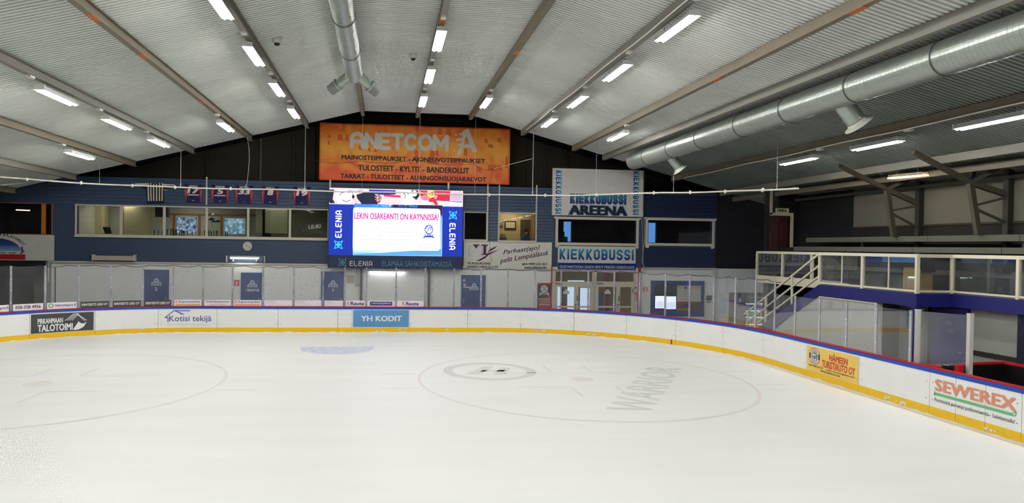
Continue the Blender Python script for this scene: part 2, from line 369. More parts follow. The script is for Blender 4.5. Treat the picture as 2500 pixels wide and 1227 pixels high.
# ================================================================== RINK GLASS
GLASS = [glass_mat('rink_glass_clear', haze=.03, gloss=.035), glass_mat('rink_glass_marked', haze=.03, gloss=.035, marks=.16), glass_mat('rink_glass_peppered', haze=.04, gloss=.035, marks=.42)]
POST = glass_mat('post_plastic', tint=(.72, .72, .76), gloss=.1, haze=.34, hazecol=(.62, .61, .68), rough=.2)
posts = [-17.2, -16.2, -15.2, -14.15, -13.12, -12.09, -11.03, -9.96, -8.89, -7.80, -6.72, -5.61, -4.47, -3.27, -2.06, -.89, -.02, .86, 2.07, 3.27, 4.47, 5.61, 6.73, 7.84, 8.91, 10.02, 11.08, 12.12, 13.19, 14.21, 15.25, 16.22, 17.17, 18.14, 19.19, 20.33, 21.44, 22.53, 23.63]
glass = thing('rink_glass', 'clear plexiglass screens in slim posts standing on the rink boards', 'rink glass', (0, YE+.12, GB))
for i, (a, c) in enumerate(zip(posts, posts[1:])):
    top = 2.63 if a < 18 else 2.24
    gn = 14 if abs(a) > 5 and abs(a) < 19 else 2; g = GLASS[2 if -3.5 < a < -.5 else 1 if -9 < a < 6 else 0]
    sweep(a+.03, c-.03, .114, .126, GB, top, gn).build('glass_pane', g, glass)
for i, a in enumerate(posts):
    top = 2.66 if a < 18.3 else 2.26
    p0 = bm(a, .12); o = sweep(a-.035, a+.035, .105, .112, GB, top, 1); o2 = sweep(a-.035, a+.035, .128, .135, GB, top, 1)
    k = len(o.v); o.v += o2.v; o.f += [tuple(k+j for j in q) for q in o2.f]
    p = o.build('glass_post', POST, glass)
    bl = MB()
    for z in (1.35, 1.8, 2.2): bl.disc(a, z, .016, .016, bf(.103), 6)
    bl.build('post_screws', M(225, 225, 230, .3), p)['kind'] = 'stuff'
# printed strips along the foot of the glass
def strip(a, c, label, kind):
    o = thing('glass_advert_strip', label, 'advert strip', tuple(bm((a+c)/2, .1, GB)))
    f, f2_ = bf(.104), bf(.100); a += .06; c -= .06; z0, z1 = GB+.003, GB+.24; W_ = c-a
    bg = {'K': M(62, 62, 58, .5), 'F': M(226, 222, 226, .5, var=.12, scale=14)}.get(kind[0], M(234, 228, 234, .5))
    if kind[0] == 'K': z1 = GB+.235
    MB().rect(a, c, z0, z1, f, 5).build('sheet', bg, o)
    U = lambda t: a+W_*t; V = lambda t: z0+(z1-z0)*t
    if kind == 'K': T(o, 'KIINTEISTÖ LEKE OY', WPRINT, f2_, U(.05), U(.95), V(.3), V(.78), .02)
    if kind == 'phone': T(o, '050-358 4956', DGREY, f2_, U(.08), U(.92), V(.28), V(.78), .025)
    if kind == 'hier':
        T(o, 'hierontapro.fi', DGREY, f2_, U(.28), U(.97), V(.25), V(.78), .015)
        MB().ring(U(.13), V(.55), .05, .085, f2_, 20).build('swirl_logo', M(80, 170, 110, .5), o)
    if kind == 'apro': T(o, 'hierontapro.fi', DGREY, f2_, U(.25), U(.98), V(.25), V(.78), .015)
    if kind == 'super':
        T(o, 'K', M(222, 120, 60, .5), f2_, U(.04), U(.13), V(.5), V(.9), .02, name='orange_letter'); T(o, 'Supermarket', M(66, 76, 120, .5), f2_, U(.15), U(.96), V(.42), V(.9), .012)
        MB().rect(U(.04), U(.96), V(.1), V(.3), f2_, 4).build('orange_bar', M(232, 150, 70, .5), o)
    if kind == 'verk':
        T(o, 'Verkkokauppamme', DGREY, f2_, U(.06), U(.94), V(.48), V(.9), .01, .3); T(o, 'www.k-ruoka.fi', M(226, 150, 130, .5), f2_, U(.18), U(.85), V(.1), V(.42), .005, .3, name='web_address')
    if kind == 'rauta':
        T(o, 'K', M(222, 130, 70, .5), f2_, U(.06) if W_ < 1 else U(.18), U(.2) if W_ < 1 else U(.3), V(.22), V(.85), .02, name='orange_letter'); T(o, 'Rauta', M(62, 50, 130, .5), f2_, U(.24) if W_ < 1 else U(.33), U(.97) if W_ < 1 else U(.82), V(.22), V(.82), .03)
    if kind == 'lahd':
        MB().rect(U(.08), U(.92), V(.16), V(.84), f2_, 4).build('violet_panel', M(58, 48, 128, .5), o); T(o, 'LAHDESJÄRVI', WPRINT, bf(.097), U(.14), U(.86), V(.36), V(.72), .012)
    if kind[0] == 'F':
        T(o, 'ompelutar', M(110, 120, 118, .6), f2_, U(.06), U(.38), V(.66), V(.86), .005); T(o, 'ME TUEMME', M(214, 200, 204, .6), f2_, U(.06), U(.5), V(.3), V(.5))
for k, (i, lab, kd) in enumerate([(4, 'white web address strip at the picture edge', 'apro'), (5, 'white strip printed with a phone number', 'phone'), (6, 'white strip with green swirl logo and web address', 'hier'),
        (7, 'black strip beside the green swirl strip', 'K'), (8, 'middle one of three black strips in a row', 'K'), (9, 'black strip under the door numbered 2', 'K'),
        (10, 'white supermarket strip right of the black strips', 'super'), (11, 'white strip with slanted dark script', 'verk'), (12, 'white supermarket strip under the sharpening-room door', 'super'),
        (13, 'faded white strip beside the sharpening-room door', 'F'), (14, 'faded white strip in the middle of three faded ones', 'F2'), (15, 'short faded white strip under the door numbered 1', 'F3'),
        (16, 'short white strip with violet shop name below the screen', 'rauta'), (17, 'white strip with a violet name panel', 'lahd'), (18, 'long white strip with violet shop name', 'rauta')]):
    strip(posts[i], posts[i+1], lab+' on the rink glass', kd)

# ================================================================== ROOF
def sheet_mat(name, c0, c1, rough, metal):
    m = bpy.data.materials.new(name); m.use_nodes = True; nt = m.node_tree; N = nt.nodes; L = nt.links; bs = N['Principled BSDF']
    tc = N.new('ShaderNodeTexCoord'); mp = N.new('ShaderNodeMapping'); mp.inputs['Scale'].default_value = (.35, .8, 1); L.new(tc.outputs['Object'], mp.inputs[0])
    nz = N.new('ShaderNodeTexNoise'); nz.inputs['Scale'].default_value = .7; nz.inputs['Detail'].default_value = 5; L.new(mp.outputs[0], nz.inputs['Vector'])
    rp = N.new('ShaderNodeValToRGB'); rp.color_ramp.elements[0].position = .3; rp.color_ramp.elements[1].position = .72
    rp.color_ramp.elements[0].color = tuple(lin(c) for c in c0)+(1,); rp.color_ramp.elements[1].color = tuple(lin(c) for c in c1)+(1,)
    L.new(nz.outputs['Fac'], rp.inputs[0]); L.new(rp.outputs[0], bs.inputs['Base Color'])
    bs.inputs['Roughness'].default_value = rough; bs.inputs['Metallic'].default_value = metal; bs.inputs['Specular IOR Level'].default_value = .25; return m
SHEET = sheet_mat('galvanised_sheet', (206, 211, 205), (224, 228, 221), .7, .1); SHEET_SHADE = sheet_mat('shaded_green_sheet', (112, 121, 114), (132, 140, 133), .6, .15); SHEET_UNLIT = sheet_mat('unlit_sheet', (26, 27, 27), (36, 36, 34), .35, .5)  # green sheet is darkened to paint in the dimness beyond the big duct
ceil = struct(thing('ceiling', 'ribbed galvanised roof sheeting over the ice', None, (XK(1), 8, ZF)))
PITCH = .125
def ribbed(xa, xb, ya, yb, name, mat, lift=0):
    """trapezoid-ribbed sheet: ribs run across the hall, so the profile steps along it"""
    prof = []; y = ya
    while y < yb-.01:
        prof += [(y, 0), (y+.068, 0), (y+.072, .05), (y+.121, .05)]; y += PITCH
    prof.append((yb, 0))
    b = MB(); n = len(prof)
    for x in (xa, xb):
        z0 = roofz(x)+lift; b.v += [(x, py, z0+pz) for py, pz in prof]
    for i in range(n-1): b.f.append((i, i+1, n+i+1, n+i))
    return b.build(name, mat, ceil)
for k in range(-8, 8):
    xa, xb = XK(k), XK(k+1)
    if k == -8: xa = XL-.2
    if k == 7: xb = XR+4.2
    ribbed(xa, xb, Y0, YB, 'roof_sheet', SHEET if k < 5 else SHEET_SHADE); ribbed(xa, xb, YB, YG+.3, 'end_bay_sheet', SHEET_UNLIT, .6)  # the end bay's lack of light is painted into its dark sheet
    q = MB(); q.v = [(xa, YB, roofz(xa)), (xb, YB, roofz(xb)), (xb, YB, roofz(xb)+.62), (xa, YB, roofz(xa)+.62)]; q.f = [(0, 1, 2, 3)]; q.build('end_bay_closure', SHEET_UNLIT, ceil)
PUR = M(106, 98, 82, .6, var=.14, scale=1.5); RUST = M(176, 96, 44, .8, var=.25, scale=6)
PUR2 = M(118, 115, 106, .55, var=.1, scale=1.5)
beams = {}
for k in range(-7, 8):
    x = XK(k) if k != 5 else 11.17; z = roofz(x); b = MB()
    b.box(x-.075, x+.075, Y0, YB+.02, z-.22, z-.205).box(x-.012, x+.012, Y0, YB+.02, z-.205, z-.02).box(x-.075, x+.075, Y0, YB+.02, z-.02, z-.003)
    b.box(x-.073, x-.06, Y0, YB+.02, z-.205, z-.02)
    beams[k] = b.build('roof_beam', PUR if k % 2 == 0 else PUR2, ceil)
for k, px, py in ((-2, 384, 139), (-2, 514, 250), (1, 1072, 52), (2, 1253, 128), (4, 1712, 193), (4, 2035, 22), (-2, 270, 45)):
    x = XK(k); zz = roofz(x)-.222; y = onZ(px, py, zz).y
    box('rust_patch', x-.076, x+.076, y-.2, y+.2, zz-.003, zz+.002, RUST, beams[k])
# eaves beam over the stand
XE = 17.3; box('eaves_beam', XE-.09, XE+.09, Y0, YB, roofz(XE)-.3, roofz(XE)-.12, PUR, ceil)

# ------------------------------------------------------------------ lamps
TUBEM = bpy.data.materials.new('fluorescent_tube'); TUBEM.use_nodes = True
_b = TUBEM.node_tree.nodes['Principled BSDF']; _b.inputs['Base Color'].default_value = (.9, .92, .9, 1)
_b.inputs['Emission Color'].default_value = (1, .985, .955, 1); _b.inputs['Emission Strength'].default_value = TUBE
LHOUSE = M(205, 208, 204, .5); words = ['first', 'second', 'third', 'fourth', 'fifth', 'sixth', 'seventh', 'eighth', 'ninth', 'tenth', 'eleventh']
def make_lamp(label):
    t = thing('ceiling_lamp', label, 'ceiling lamp', (0, 0, 0), 'twin-tube lamps under the roof beams'); Lh = .86
    MB().prism([(-.135, -.057), (-.07, .02), (-.05, .06), (.05, .06), (.07, .02), (.135, -.057), (.125, -.063), (.06, .01), (-.06, .01), (-.125, -.063)], 'y', -Lh, Lh).build('housing', LHOUSE, t)
    for s in (-1, 1): MB().tube([(s*.066, -Lh+.04, -.07), (s*.066, Lh-.04, -.07)], .021, 6).build('tube', TUBEM, t)
    for s in (-1, 1): MB().box(-.12, .12, s*Lh-.012, s*Lh+.012, -.06, .05).build('end_cap', LHOUSE, t)
    for s in (-1, 1): MB().tube([(0, s*.6, .06), (0, s*.6, .16)], .01, 6).build('hanger', STEEL, t)
    return t
LY = [24.6, 20.9, 17.25, 13.6, 9.95, 6.3, 2.65, -1, -4.65, -8.3, -11.5]; LE = [19.9, 16.5, 13.1, 9.7, 6.3, 2.9, -.5, -4, -8, -11.5]
ROWN = {-5: 'fifth beam left of the central duct', -4: 'fourth beam left of the central duct', -3: 'third beam left of the central duct', -2: 'second beam left of the central duct', -1: 'first beam left of the central duct',
        1: 'first beam right of the central duct', 2: 'second beam right of the central duct', 3: 'third beam right of the central duct', 4: 'fourth beam right of the central duct', 6: 'beam beyond the big spiral duct'}
rows = {-5: [21.0], -4: [23.9], -3: LY, -2: [24.4], -1: LY, 1: LY[0:3]+LY[4:], 2: [24.4], 3: LY, 4: [23.6], 6: LE}
lamp0 = None; OBJL = []
for k in sorted(rows):
    for i, y in enumerate(rows[k]):
        x = XK(k)+(.0 if k < 3 else .12); z = roofz(XK(k))-.38
        lab = ('lone twin-tube lamp on the ' if len(rows[k]) == 1 else 'twin-tube lamp, %s from end wall, on ' % words[i])+ROWN[k]
        if lamp0 is None: lamp0 = make_lamp(lab); lamp0.location = (x, y, z)
        else: copy_tree(lamp0, (x, y, z), lab)
        if i < 4:
            jb = MB().box(XK(k)-.06, XK(k)+.06, y-1.35, y-1.15, roofz(XK(k))-.27, roofz(XK(k))-.222)
            jb.build('junction_box', M(215, 214, 205, .5), beams[k])
# cables clipped along two of the beams
for k in (3, 6):
    x = XK(k)-.1; z = roofz(XK(k))-.2; b = MB().tube([(x-.02+.01*math.sin(i), Y0+.5+i*1.0, z-.02+.012*math.sin(i*1.3)) for i in range(0, 41)], .018, 6)
    b.build('cable_run', M(222, 218, 205, .5), beams[k])
# dome cameras under the sheeting
for px, py, k, lab in ((648, 92, -1, 'small white dome camera on the roof beside the lamp row nearest the duct'), (1026, 133, 1, 'small white dome camera between central duct and lamp row')):
    x = XK(k)+(.5 if k == -1 else -.55); z = roofz(x); y = onZ(px, py, z).y; t = thing('dome_camera', lab, 'camera', (x, y, z))
    MB().lathe([(.01, -.13), (.1, -.13), (.12, -.06), (.12, 0), (.01, 0)], (x, y, z)).build('mount', M(220, 222, 218, .5), t)
    MB().lathe([(.01, -.19), (.05, -.18), (.08, -.13), (.01, -.125)], (x, y, z)).build('dome', BLACK, t)

# ------------------------------------------------------------------ ducts
DUCT = M(152, 160, 152, .34, .75, var=.1, scale=1.2); DUCTD = M(120, 126, 120, .4, .7)
def duct_body(axis_x, axis_z, r, ya, yb, pitch):
    b = MB(); seg = 40; y = ya; rings = []
    while y < yb: rings += [(y, r), (y+pitch*.86, r), (y+pitch*.9, r+.005), (y+pitch*.97, r+.005)]; y += pitch
    rings.append((yb, r)); n0 = 0
    for yy, rr in rings:
        for j in range(seg): t = 2*PI*j/seg; b.v.append((axis_x+rr*math.cos(t), yy, axis_z+rr*math.sin(t)))
    for i in range(len(rings)-1):
        for j in range(seg): q = i*seg; b.f.append((q+j, q+seg+j, q+seg+(j+1) % seg, q+(j+1) % seg))
    n = len(b.v); b.f.append(tuple(n-seg+j for j in reversed(range(seg)))); return b
# central duct with two nozzles
dx, dz, dr_ = XK(0)+.01, CAM.z+5.06, .25
d = thing('ventilation_duct', 'round spiral duct along the ridge ending in two angled nozzles', 'duct', (dx, 4, dz))
duct_body(dx, dz, dr_, Y0, 20.4, .13).build('duct_pipe', DUCT, d)
for y in (17.9, 15.2, 12.5): MB().tube([(dx, y-.02, dz), (dx, y+.02, dz)], dr_+.02, 24).build('joint_band', DUCTD, d)
for s in (-1, 1):
    a = Vector((dx+s*.1, 20.25, dz-.05)); dv = Vector((s*.62, .35, -.42)).normalized()
    MB().tube([a, a+dv*.3, a+dv*.52], .145, 16).build('branch', DUCT, d)
    nz_ = MB().tube([a+dv*.5, a+dv*.8], .17, 16).build('nozzle', M(110, 112, 108, .5), d)
    MB().tube([a+dv*.48, a+dv*.53], .185, 16).build('clamp_ring', DUCT, nz_)
    MB().tube([a+dv*.795, a+dv*.803], .14, 16).build('mouth', BLACK, nz_)
for y in (19.6, 14., 9., 4.): MB().bar((dx, y, dz+dr_), (dx, y, roofz(dx)-.22), .03).build('hanger', STEEL, d)
# large duct on the bench side
ex, ez, er = 11.6, 7.13, .325
d = thing('spiral_duct', 'large galvanised spiral duct with two flared outlets along the bench side', 'duct', (ex, 6, ez))
duct_body(ex, ez, er, Y0, 26.4, .1).build('duct_pipe', DUCT, d)
MB().tube([(ex, 26.4, ez), (ex, 26.48, ez)], er-.04, 24).build('end_cap', DUCT, d)
for y in (24.8, 22.6, 20.4, 18.0, 15.8, 13.4, 11.1): MB().tube([(ex, y-.012, ez), (ex, y+.012, ez)], er+.016, 28).build('joint_band', M(60, 62, 60, .5), d)
for y in (22, 18, 14, 10): MB().bar((ex, y, ez+er), (ex, y, roofz(ex)-.005), .014).build('hanger', STEEL, d)
for px, py, rr in ((2050, 280, .2), (1632, 402, .17)):
    y = onX(px, py, ex+.1).y; a = Vector((ex+.12, y, ez-.15)); dv = Vector((.62, -.05, -.75)).normalized()
    o = MB().tube([a]+[a+dv*(.1+.06*i) for i in range(9)], [rr]+[rr+(.008 if i % 2 else 0) for i in range(9)], 28).build('outlet', DUCT, d, True)
    MB().tube([a+dv*.56, a+dv*.62, a+dv*.66, a+dv*.68], [rr, rr*1.1, rr*1.6, rr*1.62], 32).build('flared_rim', M(188, 188, 176, .5), o)

# ================================================================== END WALL
def holes_wall(x0, x1, z0, z1, y0, y1, holes):
    b = MB(); xs = sorted({x0, x1}|{min(max(h[i], x0), x1) for h in holes for i in (0, 1)})
    for a, c in zip(xs, xs[1:]):
        if c-a < 1e-4: continue
        m = (a+c)/2; cuts = sorted((max(h[2], z0), min(h[3], z1)) for h in holes if h[0] < m < h[1]); z = z0
        for p, q in cuts:
            if p > z+1e-4: b.box(a, c, y0, y1, z, p)
            z = max(z, q)
        if z < z1-1e-4: b.box(a, c, y0, y1, z, z1)
    return b
ZT = onY(505, 641, YW).z                     # foot of the blue storey
ZTOP = onY(650, 440, YW).z                   # its top
W1 = rectY(188, 503, 800, 576, YW); W1 = (W1[0], W1[1], onY(500, 576, YW).z, onY(500, 507, YW).z)
W2 = rectY(1134, 519, 1187, 584, YW); W3 = rectY(1218, 521, 1307, 587, YW)
W4 = rectY(1362, 536, 1553, 593, YW); W5 = rectY(1581, 538, 1738, 594, YW); W0 = (XL+.6, onY(126, 535, YW).x, onY(60, 571, YW).z, onY(60, 496, YW).z)
HO = [W0, W1, W2, W3, W4, W5]
XA = onY(118, 700, YW).x; XBR = onY(1748, 600, YW).x; XSIGN = onY(1347, 500, YW).x
up = struct(holes_wall(XL, XBR, ZT, ZTOP, YW, YW+.2, HO).build('wall_end_upper', NAVY))
struct(box('wall_end_corner', XBR, XR+4, YW+.03, YW+.2, ZT, ZTOP, M(7, 9, 16, .7)))  # near-black colour paints in the unlit end of the blue wall
DX0, DX1 = onY(1352, 700, YW).x, onY(1553, 700, YW).x; DZT = onY(1450, 660, YW).z
lo = struct(holes_wall(XA, XR+4, -.1, ZT, YW+.02, YW+.22, [(DX0, DX1, -.2, DZT)]).build('wall_end', WHITE))
# clapboard courses over the smooth blue sheathing
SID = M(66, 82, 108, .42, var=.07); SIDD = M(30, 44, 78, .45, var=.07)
def courses(x0, x1, z0, z1, pitch, mat, skip=()):
    n = round((z1-z0)/pitch)
    for i in range(n):
        a = z0+(z1-z0)*i/n; c = z0+(z1-z0)*(i+1)/n-.022
        MB().prism([(YW, a), (YW-.05, a), (YW-.014, c), (YW, c)], 'x', x0+.004, x1-.004).build('siding_board', mat, up)
xb = [onY(505, 470, YW).x, onY(806, 470, YW).x, onY(1190, 520, YW).x, onY(1218, 520, YW).x, onY(1309, 520, YW).x]
zw = W1[3]+.05
courses(onY(188, 470, YW).x-1.2, xb[0]-.03, zw, ZTOP, .15, SID); courses(xb[0]+.03, xb[1], zw, ZTOP, .15, SID)
courses(xb[1], xb[2]-.03, zw, ZTOP, .15, SID); courses(xb[2]+.02, xb[3]-.02, W3[2]-.1, ZTOP, .15, SID); courses(xb[3]+.03, xb[4]-.03, W3[3]+.05, ZTOP, .15, SID)
courses(xb[4]+.03, XSIGN+.1, W3[2]-.1, ZTOP, .15, SID)
x7 = onY(1571, 600, YW).x
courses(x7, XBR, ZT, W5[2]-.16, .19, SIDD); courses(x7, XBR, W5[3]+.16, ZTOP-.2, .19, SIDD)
# white battens
for px, y0, y1, wd in ((505, 432, 500, .06), (806, 440, 456, .07), (1095, 445, 461, .09), (1190, 450, 588, .06), (1218, 451, 588, .05), (1309, 452, 590, .06)):
    x = onY(px, (y0+y1)/2, YW).x; box('batten', x-wd/2, x+wd/2, YW-.05, YW, onY(px, y1, YW).z, onY(px, y0, YW).z, CREAM, up)
# trim along the foot of the blue storey and the conduit under it
box('foot_trim', XA, onY(800, 645, YW).x, YW-.03, YW, ZT-.06, ZT+.01, CREAM, up)
xc = onY(340, 642, YW).x
MB().tube([(XA+.02, YW-.06, ZT-.9), (XA+.02, YW-.06, ZT-.12), (XA+.08, YW-.06, ZT-.05), (xc, YW-.06, ZT-.045)], .025, 8).build('conduit', CREAM, lo)
MB().tube([(XA+.3, YW-.02, ZT-.25), (XA+.3, YW-.02, 0)], .02, 6).build('drain_pipe', DGREY, lo)
box('corner_post', XA-.1, XA+.12, YW-.02, YW+.22, -.1, ZT, M(150, 148, 142, .7), lo)
# right-hand lower wall details
box('foot_trim', onY(1575, 664, YW).x, XBR+.1, YW-.05, YW, ZT-.05, ZT+.02, M(205, 200, 186, .5), up)
box('corner_trim', onY(1739, 700, YW).x, onY(1748, 700, YW).x, YW-.03, YW+.02, 0, ZT-.05, M(214, 210, 198, .5), lo)
# gable over the rooms
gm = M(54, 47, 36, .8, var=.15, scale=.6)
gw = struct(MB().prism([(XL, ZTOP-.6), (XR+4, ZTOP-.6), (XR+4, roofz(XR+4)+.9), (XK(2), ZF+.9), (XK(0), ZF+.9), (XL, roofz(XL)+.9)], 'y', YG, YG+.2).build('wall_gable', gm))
for px in (637, 717, 506, 767, 1330, 1385, 1287):
    x = onY(px, 400, YG-.05).x; zt = roofz(x)+.58
    box('stud', x-.04, x+.04, YG-.12, YG, ZTOP-.4, zt, M(96, 92, 82, .7) if px == 637 else M(50, 46, 40, .7), gw)
struct(box('ceiling_rooms', XL, XR+4, YW, YG+4.2, ZTOP-.05, ZTOP, M(70, 66, 60, .8)))
# other hall walls
struct(box('wall_left', XL-.2, XL, Y0, 36.6, -.1, roofz(XL)+.8, M(40, 44, 52, .8)))
struct(box('wall_near', XL, XR+4, Y0-.2, Y0, -.1, ZF+.1, M(90, 92, 96, .8)))
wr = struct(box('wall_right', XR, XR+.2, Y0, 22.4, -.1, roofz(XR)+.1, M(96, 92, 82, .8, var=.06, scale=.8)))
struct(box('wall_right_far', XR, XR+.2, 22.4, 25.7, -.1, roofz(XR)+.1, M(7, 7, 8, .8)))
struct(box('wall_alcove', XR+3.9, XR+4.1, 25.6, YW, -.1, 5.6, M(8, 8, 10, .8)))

# ================================================================== WINDOWS AND ROOMS
PANE = glass_mat('window_pane', tint=(.9, .92, .9), gloss=.045)
YR = 34.6
def window(n, w_, fw, posts_px=(), mat=CREAM, depth=.08, sill=True):
    o = struct(thing('window_%d' % n, None, None, ((w_[0]+w_[1])/2, YW, w_[2])))
    b = MB(); x0, x1, z0, z1 = w_
    b.box(x0-fw, x1+fw, YW-.045, YW+.06, z1-.005, z1+fw).box(x0-fw, x1+fw, YW-.045, YW+.06, z0-fw, z0+.005)
    b.box(x0-fw, x0, YW-.043, YW+.06, z0, z1).box(x1, x1+fw, YW-.043, YW+.06, z0, z1); b.build('window_frame', mat, o)
    if sill: box('window_sill', x0-fw, x1+fw, YW-.1, YW-.04, z0-fw-.05, z0-fw+.01, mat, o)
    xs = [x0]+[onY(p, 540, YW).x for p in posts_px]+[x1]
    for x in xs[1:-1]: box('mullion', x-.05, x+.05, YW-.04, YW+.06, z0, z1, mat, o)
    for a, c in zip(xs, xs[1:]): box('window_pane', a+.03, c-.03, YW+.02, YW+.028, z0, z1, PANE, o)
    return o
def room(name, x0, x1, z0, z1, back, wallm, ceilm, floorm, holes=(), side=None):
    o = struct(thing(name, None, None, ((x0+x1)/2, YW+.3, z0)))
    bw = holes_wall(x0, x1, z0, z1, back, back+.12, list(holes)).build('room_back_wall', wallm, o)
    MB().box(x0-.06, x0, YW+.2, back, z0, z1).build('room_side_wall', side or wallm, o); MB().box(x1, x1+.06, YW+.2, back, z0, z1).build('room_side_wall', side or wallm, o)
    box('room_floor', x0, x1, YW+.2, back+.12, z0-.06, z0, floorm, o); box('room_ceiling', x0, x1, YW+.2, back+.12, z1, z1+.05, ceilm, o)
    return o
BEIGE = M(186, 176, 138, .8, var=.05); GREYW = M(176, 176, 162, .8); DARKW = M(62, 56, 44, .8)
window(1, W1, .07, (296, 401, 505, 606, 708))
RZ0, RZ1 = 2.75, 5.55
xs = [W1[0]-.1, onY(505, 540, YW).x, onY(606, 540, YW).x, onY(708, 540, YW).x, W1[1]+.6]
# outer windows of the club rooms, measured on the back wall
OW1 = rectY(430, 529, 482, 570, YR); OW2 = rectY(546, 531, 600, 572, YR)
rm = room('wall_rooms', xs[0], xs[2]+.6, RZ0, RZ1, YR, GREYW, M(200, 198, 186, .8), M(90, 80, 66, .7), [OW1, OW2])
WOOD = M(150, 104, 52, .6, var=.15, scale=5)
LAMPN = iter(('left half of the club room', 'right half of the club room', 'room with the slatted blind', 'office beside the screen', 'entrance lobby'))
def room_light(x, y, z, sx, sy, power, col=(1, .93, .8)):
    t = thing('room_lamp', 'flush ceiling lamp inside the '+next(LAMPN), 'ceiling lamp', (x, y, z), 'lamps in the rooms')
    m = bpy.data.materials.new('lamp_diffuser'); m.use_nodes = True; q = m.node_tree.nodes['Principled BSDF']
    q.inputs['Emission Color'].default_value = col+(1,); q.inputs['Emission Strength'].default_value = power
    box('lamp_body', x-sx/2, x+sx/2, y-sy/2, y+sy/2, z-.04, z, LHOUSE, t); box('diffuser', x-sx/2+.02, x+sx/2-.02, y-sy/2+.02, y+sy/2-.02, z-.05, z-.04, m, t)
room_light((xs[0]+xs[1])/2-1.5, 33.2, RZ1, 1.2, .3, 26); room_light((xs[0]+xs[1])/2+1.6, 33.2, RZ1, 1.2, .3, 26)
def clear_pane(n, w_, y):
    m = bpy.data.materials.new('frosted_pane'); m.use_nodes = True; nt = m.node_tree; N = nt.nodes; L = nt.links
    N.remove(N['Principled BSDF']); tr = N.new('ShaderNodeBsdfTransparent'); tc = N.new('ShaderNodeTexCoord'); nz = N.new('ShaderNodeTexNoise')
    nz.inputs['Scale'].default_value = 7; nz.inputs['Detail'].default_value = 8; L.new(tc.outputs['Object'], nz.inputs['Vector'])
    rp = N.new('ShaderNodeValToRGB'); rp.color_ramp.elements[0].position = .38; rp.color_ramp.elements[1].position = .66
    rp.color_ramp.elements[0].color = ((.25, .3, .36, 1), (.35, .5, .5, 1))[n % 2]; rp.color_ramp.elements[1].color = (.8, .85, .9, 1)
    L.new(nz.outputs['Fac'], rp.inputs[0]); L.new(rp.outputs[0], tr.inputs[0]); L.new(tr.outputs[0], N['Material Output'].inputs[0])
    x0, x1, z0, z1 = w_; o = struct(thing('window_%d' % (10+n), None, None, ((x0+x1)/2, y, z0)))
    box('window_pane', x0, x1, y+.05, y+.06, z0, z1, m, o)
    b = MB().box(x0-.16, x0-.03, y-.03, y, z0-.3, z1+.1).box(x1+.03, x1+.16, y-.03, y, z0-.3, z1+.1).box(x0-.9, x1+.6, y-.03, y, z1+.08, z1+.17); b.build('wood_trim', WOOD, o)
    b = MB().box(x0-.03, x0+.02, y-.02, y+.08, z0, z1).box(x1-.02, x1+.03, y-.02, y+.08, z0, z1).box(x0-.03, x1+.03, y-.02, y+.08, z1-.03, z1+.03).box(x0-.03, x1+.03, y-.02, y+.08, z0-.03, z0+.03); b.build('window_frame', M(190, 196, 200, .5), o)
clear_pane(0, OW1, YR); clear_pane(1, OW2, YR)
# first room: tan wardrobe doors, grey wall, laptop, black cabinet
a = rectY(206, 505, 250, 572, 33.6)
t = thing('wardrobe', 'tan wardrobe behind the first window pane', 'wardrobe', (a[0], 33.6, RZ0)); box('body', a[0], a[1], 33.62, 34.3, RZ0, 5.3, BEIGE, t); box('door', a[0]+.01, a[1]-.01, 33.6, 33.62, RZ0+.02, 5.28, M(190, 178, 140, .7), t)
MB().tube([(a[0]+.08, 33.58, 3.95), (a[0]+.2, 33.58, 3.95)], .015, 6).build('handle', BLACK, t)
a = rectY(302, 505, 372, 574, 33.3); t = thing('partition', 'tan partition board behind the second window pane', 'partition', (a[0], 33.3, RZ0)); box('board', a[0], a[1], 33.3, 33.36, RZ0, 5.5, BEIGE, t); box('edge_strip', a[0]-.03, a[0], 33.28, 33.38, RZ0, 5.5, WOOD, t)
a = rectY(379, 504, 398, 529, 33.0); t = thing('wall_cabinet', 'small black cabinet hanging behind the second pane', 'cabinet', (a[0], 33.0, a[2])); box('cabinet_body', a[0], a[1]+.2, 33.0, 33.3, a[2], a[3]+.05, BLACK, t); box('cabinet_door', a[0]+.06, a[1]+.18, 32.985, 33.0, a[2]+.02, a[3], M(30, 32, 30, .4), t)
t = thing('laptop', 'open black laptop on the sill of the first pane', 'laptop', (onY(262, 570, 31.9).x, 31.95, W1[2]))
p = [onY(x, y, 31.95) for x, y in ((250, 554), (268, 554), (273, 569), (256, 569))]
b = MB(); b.v = [tuple(q) for q in p]+[(q.x, q.y+.02, q.z) for q in p]; b.f = [(0, 1, 2, 3), (7, 6, 5, 4), (0, 4, 5, 1), (1, 5, 6, 2), (2, 6, 7, 3), (3, 7, 4, 0)]; b.build('screen', BLACK, t)
box('keyboard', p[3].x, p[2].x, 31.72, 31.95, p[3].z-.02, p[3].z, DGREY, t)
struct(box('wall_desk_shelf', xs[0], xs[4], YW+.2, YW+.75, W1[2]-.12, W1[2]-.06, M(110, 96, 74, .6)))
